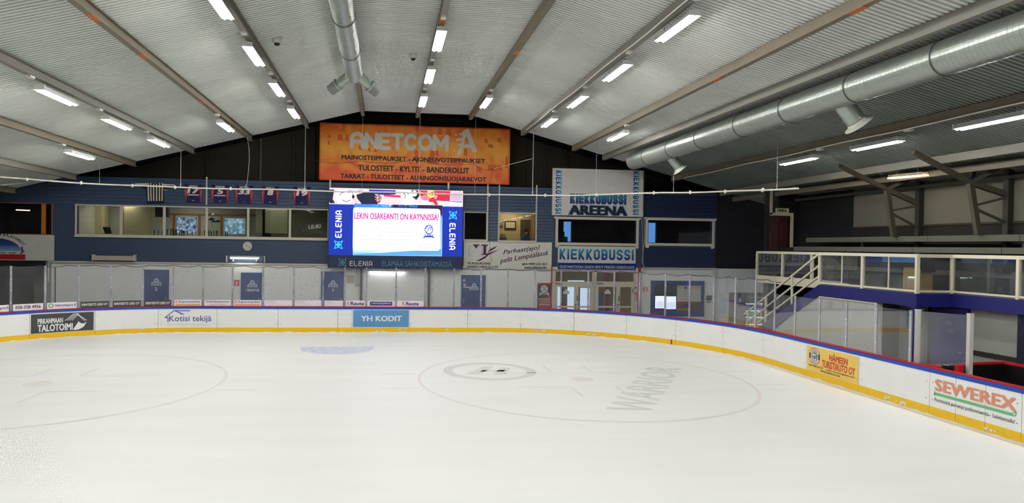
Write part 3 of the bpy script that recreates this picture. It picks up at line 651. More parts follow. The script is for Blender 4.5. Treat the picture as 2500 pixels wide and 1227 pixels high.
# hockey sticks standing on the shelf behind the panes
st0 = None
SM = M(18, 20, 30, .5)
for i, (px, h_, w_) in enumerate([(376, 15, .03), (386, 15, .03), (396, 16, .05), (409, 18, .09), (417, 18, .05), (424, 19, .1), (428, 17, .05), (432, 17, .05), (438, 16, .06), (443, 17, .09), (448, 15, .04), (451, 15, .04), (459, 15, .04), (469, 14, .04), (499, 17, .03), (511, 17, .05), (517, 16, .06), (522, 16, .05), (528, 17, .06), (532, 16, .06), (552, 16, .06), (555, 15, .06)]):
    p = onY(px, 573, 32.0); z0 = W1[2]-.06; hh = h_*.0192+.0; lean = rnd.uniform(-.06, .02)
    t = thing('hockey_stick', 'dark hockey stick upright behind the %s window pane of the club room' % ('second' if px < 400 else 'third' if px < 504 else 'fourth'), 'hockey stick', (p.x, 32.0, z0), 'hockey sticks behind the windows')
    MB().bar((p.x, 32.0, z0), (p.x+lean, 32.05, z0+hh), w_*.5, .03).build('shaft', SM, t)
    MB().bar((p.x+lean, 32.05, z0+hh-.1), (p.x+lean, 32.05, z0+hh+.01), w_*.6+.006, .036).build('grip', BLACK, t)
# shelf with helmets
def helmet(x, y, z, r, mat, lab):
    t = thing('hockey_helmet', lab, 'helmet', (x, y, z))
    MB().lathe([(.02, r*1.0), (r*.6, r*.9), (r*.92, r*.5), (r, .12*r), (r*.98, 0), (r*.5, -.01)], (x, y, z), 14).build('shell', mat, t, True)
    MB().tube([(x+r*1.02*math.cos(t_), y-r*1.02*abs(math.sin(t_)), z+.02) for t_ in [i*PI/8 for i in range(9)]], .012, 6).build('brim', BLACK, t)
for j, (px0, px1, py) in enumerate(((512, 538, 542), (514, 536, 526))):
    a = onY(px0, py, 33.2); c = onY(px1, py, 33.2)
    o = thing('wall_shelf', ('lower' if j == 0 else 'upper')+' white shelf with helmets in the club room', 'shelf', (a.x, 33.2, a.z)); box('shelf_board', a.x, c.x, 33.15, 33.4, a.z-.03, a.z, M(200, 200, 190, .6), o); MB().bar((a.x+.1, 33.38, a.z-.25), (a.x+.1, 33.2, a.z-.03), .02).build('bracket', STEEL, o)
z_ = onY(520, 542, 33.2).z; helmet(onY(520, 540, 33.2).x, 33.27, z_, .11, M(40, 48, 46, .4), 'dark helmet on the lower club room shelf'); helmet(onY(531, 540, 33.2).x, 33.27, z_, .11, M(30, 40, 100, .4), 'blue helmet on the lower club room shelf')
z_ = onY(520, 526, 33.2).z; helmet(onY(523, 520, 33.2).x, 33.27, z_, .13, M(200, 200, 196, .4), 'white goalie helmet on the upper club room shelf')
helmet(onY(515, 535, 32.9).x, 32.9, onY(515, 537, 32.9).z, .13, M(130, 40, 40, .5), 'red helmet hanging beside the shelves')
# roller-blind room
BLM = M(190, 186, 150, .7)
a = rectY(624, 508, 702, 567, 32.0); t = thing('venetian_blind', 'beige horizontal-slat blind lowered behind the fifth pane', 'blind', (a[0], 32.0, a[2]))
n = 21
for i in range(n):
    z = a[2]+(a[3]-a[2])*i/(n-1); MB().prism([(31.97, z-.022), (31.975, z-.026), (32.03, z+.016), (32.025, z+.02)], 'x', a[0], a[1]).build('slat', BLM, t)
box('head_rail', a[0], a[1], 31.97, 32.05, a[3]+.02, a[3]+.08, BLM, t)
rm2 = room('wall_blind_room', xs[2]+.66, W1[1]+.5, RZ0, RZ1, 33.6, M(120, 114, 88, .8), M(120, 116, 100, .8), M(60, 56, 46, .7))
a = rectY(626, 570, 708, 574, 31.9); box('counter', a[0], a[1]+.6, 31.8, 32.3, W1[2]-.2, W1[2]+.03, M(60, 54, 42, .6), rm2)
room_light(a[0]+.8, 31.9, RZ1, 1.2, .2, 22)
# sticker lettering on the sixth pane
t = thing('window_sticker', 'dark club lettering stuck to the sixth window pane beside the screen', 'sticker', (onY(760, 560, YW).x, YW, onY(760, 565, YW).z))
x0, x1, z0, z1 = rectY(739, 557, 798, 572, YW+.015); T(t, 'hockey', M(34, 40, 36, .5), wf(YW+.013), x0, x1, z0, z1, .03)
x0, x1, z0, z1 = rectY(750, 547, 786, 559, YW+.01)
b = MB().flat([(x0, z0-.03), (x1, z0+.06), (x1-.02, z1+.06), (x0-.02, z1-.03)], wf(YW+.01)); b.build('name_plate', M(34, 38, 36, .5), t)
T(t, 'LE-KI', M(196, 196, 180, .5), lambda u, v, x0=x0: Vector((u, YW+.006, v+(u-x0)*.1)), x0+.06, x1-.06, z0+.0, z1-.06, .03)

# dark window and office window beside the screen
window(2, W2, .05); room('wall_dark_room', W2[0]-.3, W2[1]+.25, RZ0, RZ1, 34, M(30, 30, 26, .8), M(30, 30, 26, .8), M(30, 30, 26, .8))
window(3, W3, .05)
ZO = RZ0+.32
rm3 = room('wall_office', W2[1]+.32, W3[1]+.5, ZO, RZ1, 33.6, M(206, 180, 130, .8), M(210, 200, 170, .8), M(110, 90, 60, .7))
room_light((W3[0]+W3[1])/2, 32.9, RZ1, 1.0, .25, 26, (1, .88, .66))
a = rectY(1232, 539, 1260, 560, 33.55); t = thing('notice_board', 'framed paper on the office back wall', 'notice board', (a[0], 33.5, a[2])); box('frame', a[0], a[1], 33.55, 33.58, a[2], a[3], M(60, 44, 30, .6), t); box('paper', a[0]+.06, a[1]-.06, 33.54, 33.55, a[2]+.08, a[3]-.06, M(220, 205, 170, .7), t)
a = rectY(1218, 538, 1229, 553, 33.5); t = thing('wall_picture', 'small dark picture at the edge of the office window', 'picture', (a[0], 33.5, a[2])); box('frame', a[0], a[1], 33.74, 33.56, a[2], a[3], M(70, 60, 46, .6), t); box('print', a[0]+.03, a[1]-.03, 33.51, 33.74, a[2]+.03, a[3]-.03, M(150, 140, 120, .6), t)
a = rectY(1272, 536, 1295, 586, 33.4); t = thing('office_door', 'dark olive doorway at the back of the office', 'door', (a[0], 33.4, ZO)); box('leaf', a[0], a[1], 33.5, 33.56, ZO, a[3], M(82, 74, 50, .7), t); MB().tube([(a[0]+.06, 33.7, 3.8), (a[0]+.14, 33.7, 3.8)], .012, 6).build('handle', STEEL, t)
a = rectY(1270, 582, 1306, 587, 32.2); t = thing('office_desk', 'desk with papers at the office window', 'desk', (a[0], 32, ZO)); box('desktop', a[0]-.2, a[1]+.2, 31.8, 32.5, 3.7, 3.74, M(170, 140, 96, .6), t)
for q in ((a[0]-.1, 31.85), (a[1]+.1, 31.85), (a[0]-.1, 32.45), (a[1]+.1, 32.45)): box('leg', q[0]-.02, q[0]+.02, q[1]-.02, q[1]+.02, ZO, 3.7, DGREY, t)
for i, px in enumerate((1271, 1285, 1299)):
    p = onY(px, 583, 31.95); box('papers', p.x-.1, p.x+.1, 31.9, 32.1, 3.74, 3.82, (M(40, 44, 60, .5), M(220, 216, 205, .6), M(225, 222, 214, .6))[i], t)
a = rectY(1221, 571, 1236, 584, 32.6); t = thing('document_tray', 'grey tray of files by the office window', 'tray', (a[0], 32.6, a[2])); box('tray_body', a[0], a[1], 32.5, 32.8, 3.1, a[2]+.1, M(120, 120, 110, .6), t); box('files', a[0]+.04, a[1]-.04, 32.52, 32.78, a[2]+.1, a[3], M(170, 165, 150, .7), t)
# person bent over the desk, seen from behind the window
t = thing('person', 'person with dark hair in a blue shirt sitting at the office desk', 'person', (onY(1281, 585, 32.75).x, 32.75, ZO+.45))
hx = t.location.x; hy = 32.75; hz = ZO+.45
def body_mesh():
    """seated upper body as one lofted surface: hips, chest, shoulders, neck"""
    b = MB(); prof = [(.17, .13, 0, 0), (.19, .14, .12, .0), (.17, .13, .28, -.03), (.2, .14, .44, -.09), (.215, .13, .54, -.13), (.15, .1, .62, -.17), (.06, .06, .66, -.19), (.055, .055, .72, -.21)]; seg = 14
    for rx, ry, z, dy in prof:
        for j in range(seg): a_ = 2*PI*j/seg; b.v.append((hx+rx*math.cos(a_), hy+dy+ry*math.sin(a_), hz+z))
    for i in range(len(prof)-1):
        for j in range(seg): q = i*seg; b.f.append((q+j, q+(j+1) % seg, q+seg+(j+1) % seg, q+seg+j))
    b.f.append(tuple(range(seg-1, -1, -1)))
    return b
SHIRT = M(60, 84, 120, .8); SKIN = M(200, 150, 120, .6)
bd = body_mesh()
for s in (-1, 1): bd.tube([(hx+s*.19, hy-.13, hz+.5), (hx+s*.25, hy-.2, hz+.3), (hx+s*.22, hy-.42, hz+.31), (hx+s*.17, hy-.5, hz+.31)], [.062, .055, .045, .036], 10)
bd.build('body', SHIRT, t, True)
hd = MB(); hc = Vector((hx+.01, hy-.23, hz+.83))
hd.lathe([(.03, -.12), (.06, -.1), (.075, -.03), (.082, .03), (.075, .08), (.045, .115), (.01, .125)], hc, 14).build('head', SKIN, t, True)
MB().lathe([(.07, -.06), (.092, -.02), (.1, .04), (.088, .1), (.05, .135), (.01, .14)], hc+Vector((0, .012, 0)), 14).build('hair', M(40, 30, 24, .8), t, True)
MB().tube([hc+Vector((0, -.085, 0)), hc+Vector((0, -.1, -.02))], [.01, .014], 6).build('nose', SKIN, t)
for s in (-1, 1):
    p = Vector((hx+s*.17, hy-.5, hz+.31)); hb = MB().tube([p, p+Vector((-s*.02, -.06, -.01))], [.034, .038], 8)
    for k in range(4): hb.tube([p+Vector((-s*.02+(k-1.5)*.018, -.06, -.01)), p+Vector((-s*.02+(k-1.5)*.02, -.1, -.015)), p+Vector((-s*.02+(k-1.5)*.02, -.13+abs(k-1.5)*.008, -.03))], [.009, .0085, .007], 6)
    hb.tube([p+Vector((-s*.04, -.02, 0)), p+Vector((-s*.065, -.06, -.01)), p+Vector((-s*.06, -.09, -.02))], [.011, .01, .008], 6)
    hb.build('hand', SKIN, t, True)
t2 = thing('office_chair', 'dark office chair under the person at the desk', 'chair', (hx, 32.8, ZO)); MB().box(hx-.24, hx+.24, 32.55, 33.0, ZO+.38, ZO+.45).build('seat', DGREY, t2); MB().tube([(hx, 32.78, ZO), (hx, 32.78, ZO+.38)], .03, 8).build('post', STEEL, t2)
for i in range(5): a_ = i*2*PI/5; MB().bar((hx, 32.78, ZO+.06), (hx+.28*math.cos(a_), 32.78+.28*math.sin(a_), ZO+.04), .03).build('foot', BLACK, t2)

# two framed black windows at the end of the wall
FRM = M(222, 216, 198, .5)
def fancy(n, w_):
    o = window(n, w_, .12, (), FRM, sill=False); x0, x1, z0, z1 = w_
    for s, xe in ((-1, x0-.12), (1, x1+.12)):
        MB().prism([(xe-.0*s, z1), (xe+.09*s, z1+.06), (xe+.09*s, z1+.13), (xe, z1+.13)], 'y', YW-.06, YW-.01).build('corner_bracket', FRM, o)
        MB().prism([(xe, z0-.12), (xe, z0-.2), (xe-.06*s, z0-.24), (xe-.16*s, z0-.24), (xe-.2*s, z0-.12)], 'y', YW-.06, YW-.01).build('corner_bracket', FRM, o)
    return o
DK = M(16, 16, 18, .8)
fancy(4, W4); fancy(5, W5)
BW4 = rectY(1375, 540, 1395, 590, 34); BW5 = rectY(1582, 543, 1602, 592, 34)
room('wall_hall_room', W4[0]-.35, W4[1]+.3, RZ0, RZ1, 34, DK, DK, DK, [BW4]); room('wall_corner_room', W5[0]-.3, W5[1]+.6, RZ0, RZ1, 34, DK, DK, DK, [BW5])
for n, w_ in ((6, BW4), (7, BW5)):
    m = glass_mat('blue_curtain_%d' % n, tint=(.42, .66, .95), gloss=.03)
    o = struct(thing('window_%d' % n, None, None, (w_[0], 34, w_[2]))); box('window_pane', w_[0], w_[1], 34.03, 34.04, w_[2], w_[3], m, o); b = MB().box(w_[0]-.04, w_[0]+.01, 33.97, 34.05, w_[2], w_[3]).box(w_[1]-.01, w_[1]+.04, 33.97, 34.05, w_[2], w_[3]).box(w_[0]-.04, w_[1]+.04, 33.97, 34.05, w_[3]-.01, w_[3]+.04).box(w_[0]-.04, w_[1]+.04, 33.97, 34.05, w_[2]-.04, w_[2]+.01); b.build('window_frame', M(40, 44, 54, .6), o)
p = onY(1378, 575, 32.6); t = thing('coffee_machine', 'black machine silhouetted in front of the blue window', 'machine', (p.x, 32.6, RZ0)); box('body', p.x-.14, p.x+.14, 32.5, 32.8, RZ0+.3, p.z-.05, BLACK, t); box('tank', p.x-.12, p.x-.02, 32.5, 32.7, p.z-.05, p.z+.2, BLACK, t)
# left opening with wooden frame
o = struct(thing('window_8', None, None, (W0[0], YW, W0[2]))); x0, x1, z0, z1 = W0
b = MB().box(x0, x1+.05, YW-.03, YW+.03, z1-.01, z1+.03).box(x0, x1+.05, YW-.03, YW+.03, z0-.03, z0+.01).box(x1, x1+.05, YW-.03, YW+.03, z0, z1); b.build('window_frame', M(150, 96, 44, .6), o)
xp = onY(106, 535, YW).x; box('wooden_post', xp-.07, xp+.07, YW-.03, YW+.08, z0, z1, M(190, 116, 40, .6, var=.15, scale=6), o)
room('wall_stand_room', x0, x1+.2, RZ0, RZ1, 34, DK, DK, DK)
t = thing('tube_reflection', 'thin lit tube lamp deep inside the dark room by the club sign', 'ceiling lamp', tuple(onY(56, 513, 33.5))); p = onY(39, 512, 33.5); q = onY(73, 513.5, 33.5)  # glowing tube modelled in place of a lamp's reflection
WT = M(255, 236, 205, .5, emit=1.6); MB().tube([p, q], .025, 8).build('tube', WT, t); MB().bar(p+Vector((0, .03, .05)), q+Vector((0, .03, .05)), .06, .05).build('housing', DGREY, t)

# ================================================================== BIG SCREEN
YS = YW-.45
def E_(r, g, b, e=1.0): return M(r, g, b, .5, 0, 0.0, 3, e)
SX0, SX1, SZ0, SZ1 = rectY(801, 460, 1131, 655, YS)
scr = thing('led_screen', 'large lit scoreboard screen hung on the blue wall', 'screen', ((SX0+SX1)/2, YS, SZ0))
box('cabinet', SX0, SX1, YS+.02, YS+.3, SZ0, SZ1, M(14, 15, 20, .5), scr)
for px in (806, 1095): x = onY(px, 450, YS).x; box('hanger_post', x-.03, x+.03, YS+.1, YS+.2, SZ1, SZ1+.35, CREAM, scr)
MB().box(SX0+.2, SX1-.2, YS+.28, YW-.01, SZ0+.3, SZ1-.3).build('wall_bracket', DGREY, scr)
def SP_(px, py): p = onY(px, py, YS); return p.x, p.z
fS = [wf(YS+.018-.003*i) for i in range(6)]
def spoly(name, px, mat, lv): return MB().flat([SP_(*p) for p in px], fS[lv]).build(name, mat, scr)
zA = onY(960, 501, YS).z; zB = onY(960, 624, YS).z; xA = onY(862, 560, YS).x; xB = onY(1080, 560, YS).x
U = lambda t: SX0+.03+(SX1-SX0-.06)*t
MB().rect(U(0), U(1), zA, SZ1-.03, fS[0]).build('match_picture', E_(225, 205, 222, .9), scr)
MB().rect(U(0), xA, zB, zA, fS[0]).build('side_panel', E_(8, 44, 165, .85), scr); MB().rect(xB, U(1), zB, zA, fS[0]).build('side_panel', E_(8, 44, 165, .85), scr)
MB().rect(xA, xB, zB, zA, fS[0]).build('centre_panel', ramp_mat('screen_sky', [(0, (90, 170, 240)), (.1, (190, 225, 255)), (.2, (150, 200, 250)), (.75, (120, 170, 240)), (1, (30, 60, 190))], 'Z', emit=1.0), scr)
MB().rect(U(0), U(1), SZ0+.02, zB-.01, fS[0]).build('sponsor_board', M(34, 50, 88, .4), scr)
# match picture: boards, net, players as blocks of colour
pic = [([(802, 462), (816, 462), (812, 486), (818, 495), (806, 496), (802, 490)], (20, 20, 46)), ([(824, 465), (850, 463), (866, 470), (862, 488), (846, 497), (826, 496), (818, 480)], (255, 248, 248)),
       ([(851, 467), (858, 465), (866, 480), (862, 486), (856, 476)], (24, 20, 26)), ([(862, 478), (872, 492), (880, 498), (872, 498), (860, 484)], (230, 190, 150)), ([(870, 475), (900, 466), (916, 474), (922, 498), (884, 498), (872, 484)], (18, 22, 52)),
       ([(885, 484), (893, 482), (898, 497), (886, 498)], (255, 240, 244)), ([(900, 462), (966, 464), (966, 474), (940, 476), (905, 472)], (24, 40, 140)), ([(912, 478), (926, 474), (934, 484), (926, 496), (914, 494)], (150, 86, 80)),
       ([(936, 474), (978, 477), (978, 482), (938, 479)], (214, 40, 66)), ([(930, 482), (980, 484), (984, 500), (928, 498)], (246, 228, 236)), ([(978, 466), (1004, 463), (1008, 480), (996, 488), (984, 486)], (255, 252, 252)), ([(1003, 464), (1020, 464), (1024, 478), (1016, 488), (1004, 478)], (26, 26, 32)),
       ([(984, 488), (1012, 484), (1026, 500), (986, 500)], (255, 244, 248)), ([(1022, 464), (1100, 466), (1098, 490), (1030, 488)], (196, 36, 66)), ([(1044, 464), (1060, 465), (1060, 480), (1050, 484), (1042, 476)], (250, 206, 110)), ([(1028, 478), (1040, 474), (1050, 484), (1048, 498), (1030, 499)], (255, 250, 252)),
       ([(1048, 486), (1064, 487), (1070, 500), (1062, 500), (1058, 492), (1046, 491)], (210, 30, 60)), ([(1060, 476), (1068, 477), (1066, 486), (1060, 484)], (255, 250, 250)), ([(1072, 490), (1128, 494), (1128, 500), (1074, 500)], (255, 252, 255)), ([(1072, 489), (1128, 492), (1128, 494), (1072, 491)], (60, 60, 190)), ([(1101, 466), (1128, 467), (1128, 490), (1101, 488)], (200, 176, 200))]
for i, (pp, c) in enumerate(pic): spoly('picture_patch', pp, E_(*c, .95), 1 if i % 2 else 2)
for pp, c in (([(866, 496), (905, 496), (950, 500), (950, 508), (866, 505)], (60, 130, 240)), ([(958, 499), (1080, 501), (1080, 530), (1072, 516), (1060, 509), (958, 506)], (30, 24, 60)), ([(972, 500), (994, 501), (994, 506), (972, 505)], (90, 170, 250)), ([(998, 501), (1020, 502), (1020, 507), (998, 506)], (90, 170, 250)), ([(908, 499), (926, 499), (926, 504), (908, 504)], (120, 200, 255)), ([(930, 499), (954, 500), (954, 505), (930, 505)], (120, 200, 255)), ([(866, 620), (960, 614), (1078, 606), (1078, 622), (866, 622)], (90, 160, 240)), ([(900, 616), (960, 612), (1076, 604), (1076, 607), (930, 617)], (235, 245, 255))):
    spoly('picture_patch', pp, E_(*c, .95), 1)
# goal netting, sticks, visors and jersey stripes of the match picture
def SL(px): return [SP_(*p) for p in px]
nl = [SL([(930+i*6, 482), (938+i*6, 499)]) for i in range(8)]+[SL([(938+i*6, 483), (930+i*6, 499)]) for i in range(8)]
MB().strokes(nl, .012, fS[3], False).build('picture_net', E_(190, 130, 160, .9), scr)
MB().strokes([SL([(829, 476), (834, 470), (846, 468)]), SL([(836, 488), (846, 492), (856, 488)]), SL([(984, 470), (990, 476), (988, 484)]), SL([(990, 468), (998, 474)]), SL([(1052, 470), (1058, 468), (1055, 476)])], .03, fS[3]).build('picture_stripes', E_(30, 26, 40, .9), scr)
MB().strokes([SL([(915, 480), (921, 484), (928, 480)]), SL([(916, 486), (922, 490), (929, 486)]), SL([(922, 476), (922, 492)])], .02, fS[3]).build('picture_visor', E_(225, 215, 220, .9), scr)
MB().disc(*SP_(849, 474), .22, .16, fS[3], 18).disc(*SP_(1012, 472), .12, .14, fS[3], 14).build('picture_helmets', E_(250, 244, 246, .95), scr)
MB().strokes([SL([(868, 468), (884, 463)]), SL([(908, 465), (935, 474)]), SL([(1046, 491), (1060, 494)]), SL([(1034, 486), (1040, 492)])], .02, fS[4], False).build('picture_sticks', E_(60, 54, 66, .9), scr)
# white rounded message card
cx0, cz0 = SP_(861, 609); cx1, cz1 = SP_(1075, 510); rr = .13; pts = []
for (ax, az, a0) in ((cx1-rr, cz1-rr, 0), (cx0+rr, cz1-rr, PI/2), (cx0+rr, cz0+rr, PI), (cx1-rr, cz0+rr, 3*PI/2)):
    pts += [(ax+rr*math.cos(a0+i*PI/12), az+rr*math.sin(a0+i*PI/12)) for i in range(7)]
MB().flat(pts, fS[3]).build('message_card', E_(250, 248, 255, 1.25), scr).data.materials[0].cycles.emission_sampling = 'AUTO'
def ST(s, x0, y0, x1, y1, mat, lv=4, **k):
    a, b_, c, d_ = rectY(x0, y0, x1, y1, YS); T(scr, s, mat, fS[lv], a, b_, c, d_, **k)
PINK = E_(240, 20, 150, .9); LAV = E_(120, 120, 195, .9)
ST('LEKIN OSAKEANTI ON KÄYNNISSÄ!', 865, 517, 1071, 536, PINK, bold=.03)
for s, x0, x1, y in (('Liity Lempääläläisen Mestis-seuran', 894, 999, 546), ('osakkeenomistajien joukkoon ja olet omalta osaltasi', 868, 1025, 556), ('varmistamassa Mestis-kiekon jatkuvuuden', 883, 1010, 566), ('Lempäälässä! Osakkeet merkitään ilmoittamalla siitä', 867, 1026, 575.5), ('kirjallisesti sähköpostilla osoitteeseen', 889, 1005, 585), ('osakeanti(a)lekimestis.fi.', 909, 984, 595), ('#Saukkoperhe', 1029, 1068, 594), ('#Kisaonnousussa', 1024, 1072, 603)):
    ST(s, x0, y-4, x1, y+4, LAV, bold=.004)
# club crest on the card
c0 = SP_(1047, 560); CB = E_(40, 80, 190, .9); b = MB().ring(c0[0], c0[1], .16, .2, fS[4], 24, 1.1)
b.strokes([[(c0[0]-.1, c0[1]-.15), (c0[0]-.02, c0[1]), (c0[0]+.03, c0[1]+.12), (c0[0]+.12, c0[1]+.08), (c0[0]+.08, c0[1]-.04)], [(c0[0]-.14, c0[1]+.03), (c0[0]-.06, c0[1]+.15)]], .035, fS[4])
b.flat([(c0[0]-.3, c0[1]-.42), (c0[0]-.18, c0[1]-.28), (c0[0]+.18, c0[1]-.28), (c0[0]+.3, c0[1]-.42), (c0[0]+.14, c0[1]-.36), (c0[0]-.14, c0[1]-.36)], fS[4]).build('club_crest', CB, scr)
ST('LEKI', 1037, 571, 1057, 578, CB, bold=.03)
# sponsor star emblem and epsilon lettering
def star(cx_, cz_, r, mat, f, wd, name='star_emblem', par=scr):
    L_ = []
    for q in range(4):
        a0 = PI/4+q*PI/2; a1 = a0+PI/2; am = (a0+a1)/2
        P0 = (cx_+r*1.25*math.cos(a0), cz_+r*1.25*math.sin(a0)); P1 = (cx_+r*1.25*math.cos(a1), cz_+r*1.25*math.sin(a1)); Mi = (cx_+r*.55*math.cos(am), cz_+r*.55*math.sin(am))
        L_.append([P0, Mi, P1])
        L_.append([(cx_+r*.28*math.cos(am)+r*.16*math.cos(am+t*PI/4), cz_+r*.28*math.sin(am)+r*.16*math.sin(am+t*PI/4)) for t in range(9)])
    MB().strokes(L_, wd, f).build(name, mat, par)
def elenia(u0, v0, hgt, f, mat, par, wd):
    """rounded word ELENIA with epsilon-shaped E"""
    L_ = []; h = hgt; w_ = h*.62; gap = h*.38; x = u0
    def Ee(x): return [[(x+w_, v0+h), (x+.25*w_, v0+h), (x+.05*w_, v0+.85*h), (x+.05*w_, v0+.65*h), (x+.25*w_, v0+.5*h), (x+.9*w_, v0+.5*h)], [(x+.25*w_, v0+.5*h), (x, v0+.35*h), (x, v0+.15*h), (x+.25*w_, v0), (x+w_, v0)]]
    for ch in 'ELENIA':
        if ch == 'E': L_ += Ee(x)
        if ch == 'L': L_.append([(x, v0+h), (x, v0+.2*h), (x+.2*w_, v0), (x+w_, v0)])
        if ch == 'N': L_.append([(x, v0), (x, v0+h), (x+w_, v0), (x+w_, v0+h)])
        if ch == 'I': L_.append([(x, v0), (x, v0+h)])
        if ch == 'A': L_ += [[(x, v0), (x, v0+.7*h), (x+.3*w_, v0+h), (x+.7*w_, v0+h), (x+w_, v0+.7*h), (x+w_, v0)], [(x, v0+.35*h), (x+w_, v0+.35*h)]]
        x += (0 if ch == 'I' else w_)+gap
    MB().strokes(L_, wd, f).build('sponsor_lettering', mat, par)
CYN = E_(60, 205, 255, .95); SWH = E_(235, 240, 255, 1.0)
p = SP_(826, 597); star(p[0], p[1], .2, CYN, fS[2], .03); p = SP_(1106, 525); star(p[0], p[1], .2, CYN, fS[2], .03)
hE = .24; p = SP_(826, 579); elenia(p[1], -p[0]-hE/2, hE, lambda u, v: Vector((-v, YS+.012, u)), SWH, scr, .05)
p = SP_(1105, 545); elenia(-p[1], p[0]-hE/2, hE, lambda u, v: Vector((v, YS+.012, -u)), SWH, scr, .05)
p = SP_(836, 640); star(p[0], p[1], .19, M(96, 176, 190, .5), fS[2], .02, 'printed_star')
p = SP_(854, 648); elenia(p[0], p[1], .2, fS[2], M(214, 208, 208, .5), scr, .036)
ST('ELÄMÄÄ SÄHKÖISTÄMÄSSÄ', 933, 634, 1103, 651, M(92, 150, 176, .5), 2, bold=-.008)
# lamp under the screen lighting the wall behind it
p = onY(945, 662, YW-.15); t = thing('wall_lamp', 'lit tube lamp under the big screen', 'wall lamp', tuple(p))
ml = bpy.data.materials.new('under_screen_tube'); ml.use_nodes = True; q = ml.node_tree.nodes['Principled BSDF']; q.inputs['Emission Color'].default_value = (.95, .95, 1, 1); q.inputs['Emission Strength'].default_value = 14
box('housing', p.x-.9, p.x+.9, p.y-.05, p.y+.1, p.z+.0, p.z+.06, LHOUSE, t); MB().tube([(p.x-.8, p.y+.05, p.z-.03), (p.x+.8, p.y+.05, p.z-.03)], .02, 8).build('tube', ml, t)

# ================================================================== BANNER
YBN = YW-.12
bx0, bx1, bz0, bz1 = rectY(780, 306, 1245, 445, YBN)
ban = thing('banner', 'wide orange cloth banner with white and black lettering hung under the roof', 'banner', ((bx0+bx1)/2, YBN, bz0))
def bw(u, v):
    t = (u-bx0)/(bx1-bx0); q = (v-bz0)/(bz1-bz0)
    return YBN-.02-.035*math.sin(t*9+q*2)*(1-.5*q)-.02*math.sin(t*23+q*5)-.05*(1-q)*max(0, 1-t*8)*math.sin(q*9)
def bfn(d): return lambda u, v: Vector((u, bw(u, v)-d, v-.03*max(0, math.sin((u-bx0)/(bx1-bx0)*PI*4))*(1 if v > bz1-.05 else 0)))
om = bpy.data.materials.new('banner_print'); om.use_nodes = True; nt = om.node_tree; N = nt.nodes; L = nt.links; bs = N['Principled BSDF']
tc = N.new('ShaderNodeTexCoord'); nz = N.new('ShaderNodeTexNoise'); nz.inputs['Scale'].default_value = 1.0; nz.inputs['Detail'].default_value = 6; nz.inputs['Distortion'].default_value = 1.2; L.new(tc.outputs['Object'], nz.inputs['Vector'])
sx = N.new('ShaderNodeSeparateXYZ'); L.new(tc.outputs['Generated'], sx.inputs[0])
# redder print towards the top and bottom edges of the artwork
m1 = N.new('ShaderNodeMath'); m1.operation = 'SUBTRACT'; m1.inputs[1].default_value = .58; L.new(sx.outputs['Z'], m1.inputs[0]); m2 = N.new('ShaderNodeMath'); m2.operation = 'ABSOLUTE'; L.new(m1.outputs[0], m2.inputs[0])
m3 = N.new('ShaderNodeMath'); m3.operation = 'ADD'; L.new(m2.outputs[0], m3.inputs[0]); L.new(nz.outputs['Fac'], m3.inputs[1])
rp = N.new('ShaderNodeValToRGB'); rp.color_ramp.elements[0].position = .5; rp.color_ramp.elements[1].position = 1.02
rp.color_ramp.elements[0].color = (lin(250), lin(172), lin(56), 1); rp.color_ramp.elements[1].color = (lin(230), lin(90), lin(34), 1); L.new(m3.outputs[0], rp.inputs[0])
L.new(rp.outputs[0], bs.inputs['Base Color']); bs.inputs['Roughness'].default_value = .45
b = MB(); nx, nzv = 90, 26
for j in range(nzv+1):
    for i in range(nx+1): b.v.append(tuple(bfn(0)(bx0+(bx1-bx0)*i/nx, bz0+(bz1-bz0)*j/nzv)))
for j in range(nzv):
    for i in range(nx): q = j*(nx+1)+i; b.f.append((q, q+1, q+nx+2, q+nx+1))
o = b.build('cloth', om, ban, True); sm = o.modifiers.new('thickness', 'SOLIDIFY'); sm.thickness = .004; sm.offset = 1
b = MB(); BU = lambda t: bx0+(bx1-bx0)*t; BV = lambda t: bz0+(bz1-bz0)*t
for t_, q, w_, h_ in ((.04, .74, .018, .05), (.09, .7, .03, .1), (.13, .7, .02, .09), (.04, .62, .014, .06), (.15, .66, .02, .06), (.61, .86, .025, .1), (.655, .84, .03, .1), (.6, .72, .02, .06), (.86, .74, .02, .06), (.93, .76, .022, .07), (.97, .82, .014, .07), (.88, .66, .03, .05), (.57, .46, .03, .1), (.6, .48, .02, .09), (.56, .33, .06, .12), (.68, .34, .07, .1), (.82, .22, .03, .08), (.88, .24, .05, .1), (.93, .26, .03, .08), (.75, .5, .02, .12), (.2, .55, .02, .06), (.25, .53, .012, .05), (.28, .52, .015, .05), (.49, .5, .02, .06), (.49, .38, .025, .1), (.975, .3, .015, .2)):
    b.flat([(BU(t_), BV(q)), (BU(t_+w_), BV(q-.015)), (BU(t_+w_-.003), BV(q+h_)), (BU(t_+.003), BV(q+h_+.01))], bfn(.008))
b.build('printed_windows', M(216, 100, 38, .5), ban)['kind'] = 'stuff'
def BT(s, x0, y0, x1, y1, mat, **k):
    a, b_, c, d_ = rectY(x0, y0, x1, y1, YBN); T(ban, s, mat, bfn(.014), a, b_, c, d_, **k)
INK = M(38, 18, 14, .5); BWH = M(226, 220, 206, .5)
BT('MAINOSTEIPPAUKSET - AJONEUVOTEIPPAUKSET', 834, 383, 1184, 397.5, INK, bold=.034); BT('TULOSTEET - KYLTIT - BANDEROLLIT', 875, 406, 1145, 420, INK, bold=.034); BT('TARRAT - TULOSTEET - AURINGONSUOJAKALVOT', 831, 428, 1187, 443, INK, bold=.034)
